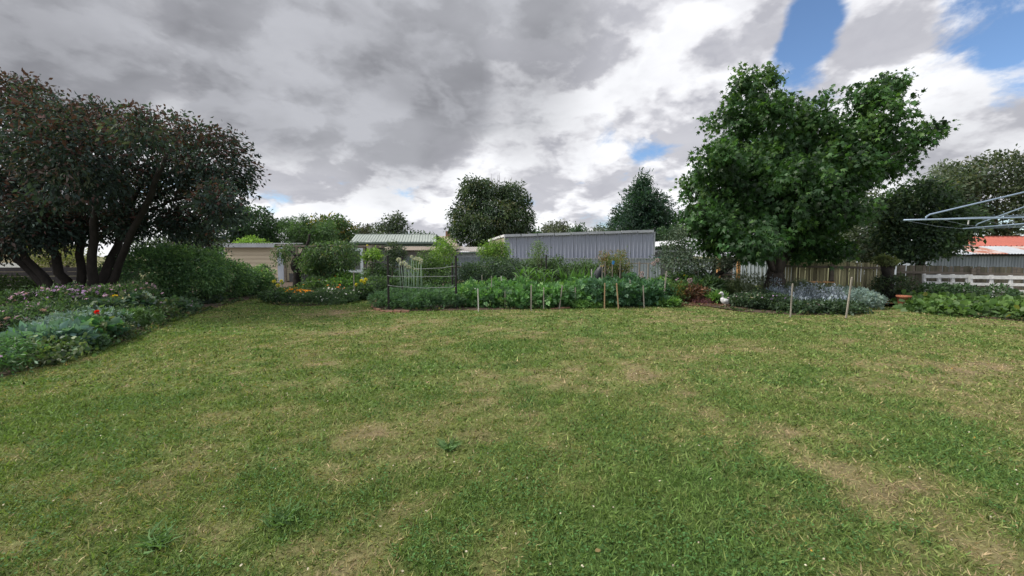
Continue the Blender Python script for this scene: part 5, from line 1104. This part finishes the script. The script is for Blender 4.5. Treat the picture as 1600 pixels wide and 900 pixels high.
for s in (-1, 1):
    MB().tube([gq(1126.8, 457.5, s*.044), gq(1126.7, 457.5, s*.052)], [.011, .006], 8).build('eye', BLACK, gs)
    MB().tube([gq(1131, 469.5, s*.075), gq(1134.5, 470, s*.098), gq(1139, 470.3, s*.06), gq(1142, 469.4, s*.02)], [.03, .065, .045, .008], 8, squash=[.5, .4, .4, .5]).build('wing', CERAMIC, gs, smooth=True)
    f0 = gq(1133, 474, s*.04); MB().tube([f0, Vector((f0.x, f0.y, .02))], [.022, .018], 8).build('leg', BEAK, gs)
    MB().box((f0.x-.03, f0.y, .03), (.11, .06, .02)).build('foot', BEAK, gs)

# ------------------------------------------------------------------ silver shrub bed on the right
gv = 'silver and grey shrubs of the corner bed'
DM = [((.235, .275, .34), 3), ((.19, .225, .285), 2), ((.29, .33, .40), 1)]
BG = [((.13, .18, .17), 3), ((.10, .145, .145), 2), ((.17, .21, .19), 1)]
def spikes(label, px, d, wd, h, n, cols):                # silver plant with upright felted flower spikes
    b = gpt(px, d); t = thing('lambs_ear', label, 'silver plant', b, gv)
    to_obj('foliage', crown(dome(b, wd, h*.55, wd, 5), 700, .10, OVAL, cols, leaves=6, cr=.06, up=.3), LEAF_DULL, t, kind='stuff')
    ps = []
    for i in range(n):
        x, y = b.x+(rng.random()-.5)*wd*.95, b.y+(rng.random()-.5)*wd*.7; hh = h*(.65+.4*rng.random()); lx, ly = rng.normal()*.07, rng.normal()*.05
        k = 42; f = rng.random(k); a = rng.random(k)*6.28
        pos = np.stack([x+lx*f*hh+np.cos(a)*.012, y+ly*f*hh+np.sin(a)*.012, .02+hh*f], 1)
        ps.append(scatter(OVAL, pos, np.stack([np.cos(a), np.sin(a), np.full(k, 1.1)], 1), .062, np.tile(np.array(cols[i % 2][0]), (k, 1)), jit=.15))
    to_obj('flower_spikes', join(ps), LEAF_DULL, t, kind='stuff')
for px, d, wd, h, n, lab in ((1222, 14.2, .55, .58, 11, 'silver spiked plant nearest the purple daisies'), (1245, 13.6, .6, .60, 14, 'silver spiked plant right behind the first stake'), (1262, 13.9, .6, .66, 15, 'silver spiked plant between the two stakes, left of the densest'), (1284, 13.6, .8, .66, 26, 'densest silver spiked plant in the middle of the corner bed'), (1304, 13.3, .6, .58, 18, 'silver spiked plant sprawling near the leaning stake'), (1210, 15.0, .4, .85, 6, 'tall thin silver spikes beside the lavender bush')):
    spikes(lab, px, d-.25, wd, h*1.15, int(n*1.3), DM)
for px, d, wd, h, lab in ((1343, 13.6, 1.0, .72, 'blue grey feathery shrub at the outer end of the corner bed'), (1322, 14.6, 1.1, .82, 'blue grey shrub behind the leaning stake'), (1296, 15.2, 1.1, .85, 'grey green shrub before the orange planks'), (1262, 15.4, 1.1, .80, 'grey green shrub left of the orange planks'), (1238, 16.0, 1.1, 1.0, 'pale grey green bush beside the star leaved trunk'), (1354, 14.2, .7, .5, 'low grey feathery plant at the foot of the fence corner')):
    plant('grey_shrub', lab, 'shrub', gpt(px, d), wd, h*.82, 2800, .085, FERN, BG if px > 1310 else [((.12, .15, .10), 3), ((.09, .115, .08), 2)], group=gv, m=LEAF_DULL, up=.25)
gx = 'dark leafy plants along the front of the corner bed'
for k, (px, d, fl, lab) in enumerate(((1163, 14.1, [('flower_heads', 14, .055, (.50, .38, .48))], 'dark daisy clump right behind the goose'), (1182, 13.6, [('flower_heads', 16, .055, CREAM)], 'dark clump with pale cream daisies'), (1200, 13.3, [('flower_heads', 16, .055, (.44, .30, .50))], 'dark clump with purple daisies'), (1218, 13.2, [('flower_heads', 16, .055, (.36, .22, .50))], 'dark clump with the deepest violet daisies'),
        (1232, 12.9, [('flower_heads', 5, .055, CREAM)], 'dark leafy clump at the first stake'), (1255, 12.8, [('flower_heads', 5, .055, (.5, .35, .42))], 'dark leafy clump with few pink flowers'), (1278, 12.8, [('flower_heads', 3, .05, CREAM)], 'dark leafy clump below the densest silver spikes'), (1302, 12.8, None, 'dark leafy clump between the silver spikes and the leaning stake'), (1325, 12.9, None, 'dark leafy clump at the leaning stake'), (1205, 14.6, [('flower_heads', 14, .055, (.40, .28, .50))], 'violet daisy clump behind the other daisies'), (1178, 14.8, [('flower_heads', 14, .055, CREAM)], 'cream daisy clump before the lavender bush'))):
    plant('daisy_clump', lab, 'flowering plant', gpt(px, d-.3), .8, .33 if d < 13.1 else .46, 1500, .085, OVAL, [((.024, .044, .026), 3), ((.034, .058, .030), 2)], group=gx, fl=fl, k=6)
# timber planks on trestles by the fence
d = 16.4; a, b = P(1259, 440.5, d), P(1297, 440.5, d)
bn = thing('plank_bench', 'low bench of orange brown planks before the paling fence', 'bench', (a.x, d, 0))
for k in range(3): MB().beam((a.x, d-.16+k*.16, a.z), (b.x, d-.16+k*.16, a.z+.002*k), .15, .045).build('seat_plank', PLANK, bn)
MB().beam((a.x+.05, d-.2, a.z-.17), (b.x+.02, d-.2, a.z-.17), .03, .11).build('apron', PLANK, bn)
for xx in (a.x+.08, b.x-.08):
    for yy in (d-.14, d+.12): MB().box((xx, yy, (a.z-.02)/2), (.06, .06, a.z-.05)).build('leg', PLANK, bn)
q = P(1297, 442, d-.15); bo = thing('black_boot', 'black rubber boot lying at the end of the plank bench', 'boot', (q.x, d-.15, a.z))
MB().tube([q+Vector((-.05, 0, .0)), q+Vector((.02, 0, .03)), q+Vector((.08, 0, .06)), q+Vector((.13, 0, .05))], [.035, .055, .06, .035], 10).build('upper', BLACK, bo, smooth=True)
# potting shelf under the trees
d = 20.5; a = P(1122, 440, d); b = P(1154, 440, d)
ps_ = thing('potting_shelf', 'open garden shelf with orange brown posts under the olive tree', 'shelf', (a.x, d, 0))
for px in (1122, 1153): MB().box((P(px, 430, d).x, d-.02, .78), (.14, .12, 1.56)).build('post', PLANK, ps_)
for z in (.35, .75, 1.15): MB().box(((a.x+b.x)/2, d+.3, z), (b.x-a.x-.06, .6, .05)).build('shelf_board', RAIL, ps_)
MB().box(((a.x+b.x)/2, d+.62, .8), (b.x-a.x, .04, 1.5)).build('back_panel', DARKMESH, ps_)
for k, (x, z) in enumerate(((.3, .90), (.62, .90), (.4, .47), (.7, .47))):
    o = MB().box((a.x+(b.x-a.x)*x, d+.25, z+.035), (.24, .3, .19)).build('storage_box', WHITE); setp(o, label=['white box on the middle shelf board, left one', 'white box on the middle shelf board, right one', 'white box on the bottom shelf board, left one', 'white box on the bottom shelf board, right one'][k], category='box', group='white boxes on the potting shelf')
# terracotta pot
d = 13.9; q = P(1412, 468, d)
tp_ = thing('terracotta_pot', 'round terracotta pot beside the bare trunk and the pumpkin vines', 'pot', (q.x, d, 0))
MB().tube([Vector((q.x, d, z)) for z in (.0, .02, .30, .31, .37, .375, .34, .30)], [.12, .13, .175, .20, .205, .185, .175, .165], 20).build('bowl', TERRA, tp_, smooth=True)
MB().tube([Vector((q.x, d, z)) for z in (.27, .315)], [.165, .17], 16).build('soil', SOIL, tp_)
# leafy pumpkin vines
gpv = 'pumpkin vines over the fence bed'
PV_ = [((.060, .115, .035), 4), ((.085, .15, .042), 3), ((.045, .085, .030), 2), ((.14, .15, .04), .2)]
PVL = ['pumpkin vine at the terracotta pot', 'pumpkin vine second from the terracotta pot along the lawn', 'pumpkin vine on the lawn edge below the nearer white panel', 'pumpkin vine on the lawn edge below the dark climber', 'pumpkin vine on the lawn edge where the white panels meet', 'pumpkin vine on the lawn edge under the longer panel', 'pumpkin vine on the lawn edge under the middle climber', 'pumpkin vine on the lawn edge close to the frame edge', 'pumpkin vine cut by the frame edge', 'pumpkin vine at the foot of the nearer panel post', 'pumpkin vine at the foot of the nearer panel', 'pumpkin vine at the foot of the joint shrub', 'pumpkin vine at the foot of the longer panel', 'pumpkin vine at the foot of the panel beyond the middle climber', 'pumpkin vine under the panel end', 'pumpkin vine outside the frame on the lawn', 'pumpkin vine spilling onto the lawn near the pot', 'pumpkin vine spilling onto the lawn in the middle', 'pumpkin vine nearest the camera spilling onto the lawn']
for k, (px, d) in enumerate(((1438, 14.1), (1446, 13.5), (1462, 13.2), (1486, 12.9), (1510, 12.6), (1536, 12.3), (1562, 12.1), (1590, 11.8), (1620, 11.6), (1450, 14.3), (1480, 13.9), (1512, 13.6), (1545, 13.3), (1578, 13.0), (1610, 12.7), (1650, 11.4), (1462, 12.6), (1500, 12.1), (1570, 11.5))):
    plant('pumpkin_vine', PVL[k], 'vegetable', gpt(px, d), 1.15, .22+.10*rng.random(), 430, .135, ROUND, PV_, group=gpv, k=6, leaves=4, gain=1.4, cr=.10, up=.1, fl=[('flower_heads', 1, .09, (.6, .4, .03))] if k % 4 == 0 else None)
for px, d, lab in ((1470, 14.75, 'dark climber covering the nearer white slatted panel'), (1565, 14.0, 'dark climber in the middle of the longer white slatted panel'), (1500, 14.6, 'dark shrub where the two white slatted panels meet')):
    plant('dark_climber', lab, 'climber', gpt(px, d), .95, .74, 1500, .09, OVAL, [((.030, .058, .030), 2), ((.042, .075, .034), 1)], group='dark climbers on the white slatted panels', k=7)
plant('ivy_clump', 'bushy ivy clump round the trunk of the fence tree', 'ivy', gpt(1392, 15.6), 1.1, 1.05, 2400, .08, OVAL, [((.028, .046, .026), 2), ((.05, .07, .034), 1)], k=7)
plant('pale_fern', 'pale yellowish fern on top of the old stump by the paling fence', 'fern', P(1384, 412, 15.7), .5, .28, 420, .16, FERN, [((.10, .115, .05), 2), ((.07, .09, .04), 1)], k=5, zmin=1.25)
t = thing('old_stump', 'old leaning tree stump beside the paling fence', 'stump', gpt(1388, 15.7, 0)); limb(t, [gpt(1390, 15.7, -.1), P(1386, 440, 15.7), P(1383, 414, 15.7)], .22, .13, 'trunk', BARK_DARK, 9)
limb(t, [P(1386, 436, 15.7), P(1392, 422, 15.6), P(1398, 410, 15.6)], .12, .07, 'limb', BARK)
lf = []
n = 700; x, y = 12.0+rng.random(n)*2.4, 14.4+rng.random(n)*2.0; c_ = np.array([(.20, .11, .06), (.13, .07, .045), (.28, .17, .09)])[rng.choice(3, n)]
to_obj('leaf_litter', scatter(OVAL, np.stack([x, y, np.full(n, .035)], 1), rng.normal(size=(n, 3))*np.array([1, 1, .15]), .10, c_, nrm=np.tile(np.array([0, 0, 1.]), (n, 1))), LEAF_DULL, kind='stuff', label='dry brown leaves on the soil below the fence tree')
n = 900; x, y = 5.2+rng.random(n)*2.6, 13.8+rng.random(n)*2.2; c_ = np.array([(.16, .085, .055), (.11, .06, .04), (.24, .15, .09)])[rng.choice(3, n)]
to_obj('leaf_litter', scatter(OVAL, np.stack([x, y, np.full(n, .035)], 1), rng.normal(size=(n, 3))*np.array([1, 1, .2]), .08, c_, nrm=np.tile(np.array([0, 0, 1.]), (n, 1))), LEAF_DULL, kind='stuff', label='dry brown leaves on the bare soil left of the goose')

wx_, wy_ = [], []
for poly, a0, a1, dens in ((LEFT_BED, 0, 9, 150), (ISLAND, 0, 7, 130), (MAIN_BED, 3, 16, 90), (RIGHT_BED, 0, 4, 150)):
    for p0, p1 in zip(poly[a0:a1], poly[a0+1:a1+1]):
        k = int((p1-p0).length*dens); f = rng.random(k); p_ = np.array(p0)[None]+(np.array(p1)-np.array(p0))[None]*f[:, None]
        wx_.append(p_[:, 0]+rng.normal(size=k)*.07); wy_.append(p_[:, 1]+rng.normal(size=k)*.07+.04)
x, y = np.concatenate(wx_), np.concatenate(wy_); ok = fbm(x*1.6, y*1.6, 77) > .42; x, y = x[ok], y[ok]; n = len(x)
ax = rng.normal(size=(n, 3)); ax[:, 2] = np.abs(ax[:, 2])*.5+.25
to_obj('edge_weeds', scatter(OVAL, np.stack([x, y, .01+.05*rng.random(n)], 1), ax, .075*(1+.3*rng.normal(size=n)).clip(.4, 1.7), np.array([(.07, .12, .045), (.05, .09, .035), (.16, .14, .07)])[rng.choice(3, n, p=[.5, .35, .15])], jit=.25), LEAF, kind='stuff', label='weeds and grass creeping over the edges of the garden beds')

# ------------------------------------------------------------------ rotary clothesline
hc = Vector((7.26, 5.06, 0)); z_a = 2.11
cl = thing('rotary_clothesline', 'rotary clothesline with pale blue grey metal arms and braces reaching into the view', 'clothesline', hc)
MB().tube([hc+Vector((0, 0, -.1)), hc+Vector((0, 0, 1.5)), hc+Vector((0, 0, 2.75))], [.03, .03, .025], 10).build('mast', STEEL, cl)
t1, t2 = P(1412, 344, 5.5), P(1505, 357.5, 7.3)
tips = [t1, t2, hc*2-Vector((t1.x, t1.y, 0))+Vector((0, 0, t1.z)), hc*2-Vector((t2.x, t2.y, 0))+Vector((0, 0, t2.z))]
for tp in tips:
    c0 = Vector((hc.x, hc.y, z_a+.02)); MB().tube([c0, tp], .0115, 8).build('arm', STEEL, cl, smooth=True)
    u = (c0-tp); s0 = tp+u*.105; s1 = s0+Vector((0, 0, .05))
    MB().tube([s0, s0+Vector((0, 0, .035)), s1+u*.015+Vector((0, 0, .012)), Vector((hc.x, hc.y, 2.70))], .0105, 8).build('brace', STEEL, cl, smooth=True)
for f in (1.0, .82, .64, .46):
    for i in range(4):
        q0 = hc+(tips[i]-hc)*f; q1 = hc+(tips[(i+1) % 4]-hc)*f; q0.z, q1.z = tips[i].z, tips[(i+1) % 4].z
        MB().tube([q0, q0.lerp(q1, .5)-Vector((0, 0, .02)), q1], .0016, 4).build('line_wire', STEEL, cl)
for f in (.30, .52):
    q = t1+(Vector((hc.x, hc.y, z_a+.02))-t1)*f
    if f < .5:
        o = MB().box(q+Vector((0, 0, -.045)), (.01, .01, .05)).build('clothes_peg', WHITE); setp(o, label='pale clothes peg hanging from the nearest clothesline arm', category='clothes peg')

# ------------------------------------------------------------------ small things on the lawn
for px, py, s_, lab in ((440, 812, .17, 'coarse pale grass tuft in the near lawn, biggest of three'), (245, 850, .13, 'coarse grass tuft nearest the lower left corner'), (700, 700, .10, 'small coarse grass tuft in the middle of the lawn')):
    b = G(px, py); n = 90; a = rng.random(n)*6.28
    t = thing('grass_tuft', lab, 'grass tuft', b, 'coarse tufts in the lawn')
    to_obj('blades', scatter((STRAP[0]*np.array([.8, 1, 1]), STRAP[1]), np.array(b)+np.stack([rng.normal(size=n)*s_*.25, rng.normal(size=n)*s_*.25, np.full(n, -.005)], 1), np.stack([np.cos(a)*.9, np.sin(a)*.9, np.full(n, .6)], 1), .10*(1+.25*rng.normal(size=n)), np.tile(np.array([.11, .20, .075]), (n, 1)), jit=.2), BLADE, t, kind='stuff')
for px, py, lab in ((100, 833, 'yellow fallen leaf on the lawn at the lower left'), (930, 870, 'tan fallen leaf in the clover at the bottom'), (303, 565, 'pale fallen leaf beside the flower bed edge'), (632, 518, 'whitish fallen leaf on the far lawn')):
    b = G(px, py); b.z = .03; n = 1
    o = to_obj('fallen_leaf', scatter(ROUND, np.array([b]), np.array([[.8, .4, .1]]), .036, np.array([[.26, .20, .09]]), nrm=np.array([[0, 0, 1.]])), LEAF_DULL); setp(o, label=lab, category='leaf', group='fallen leaves on the lawn')
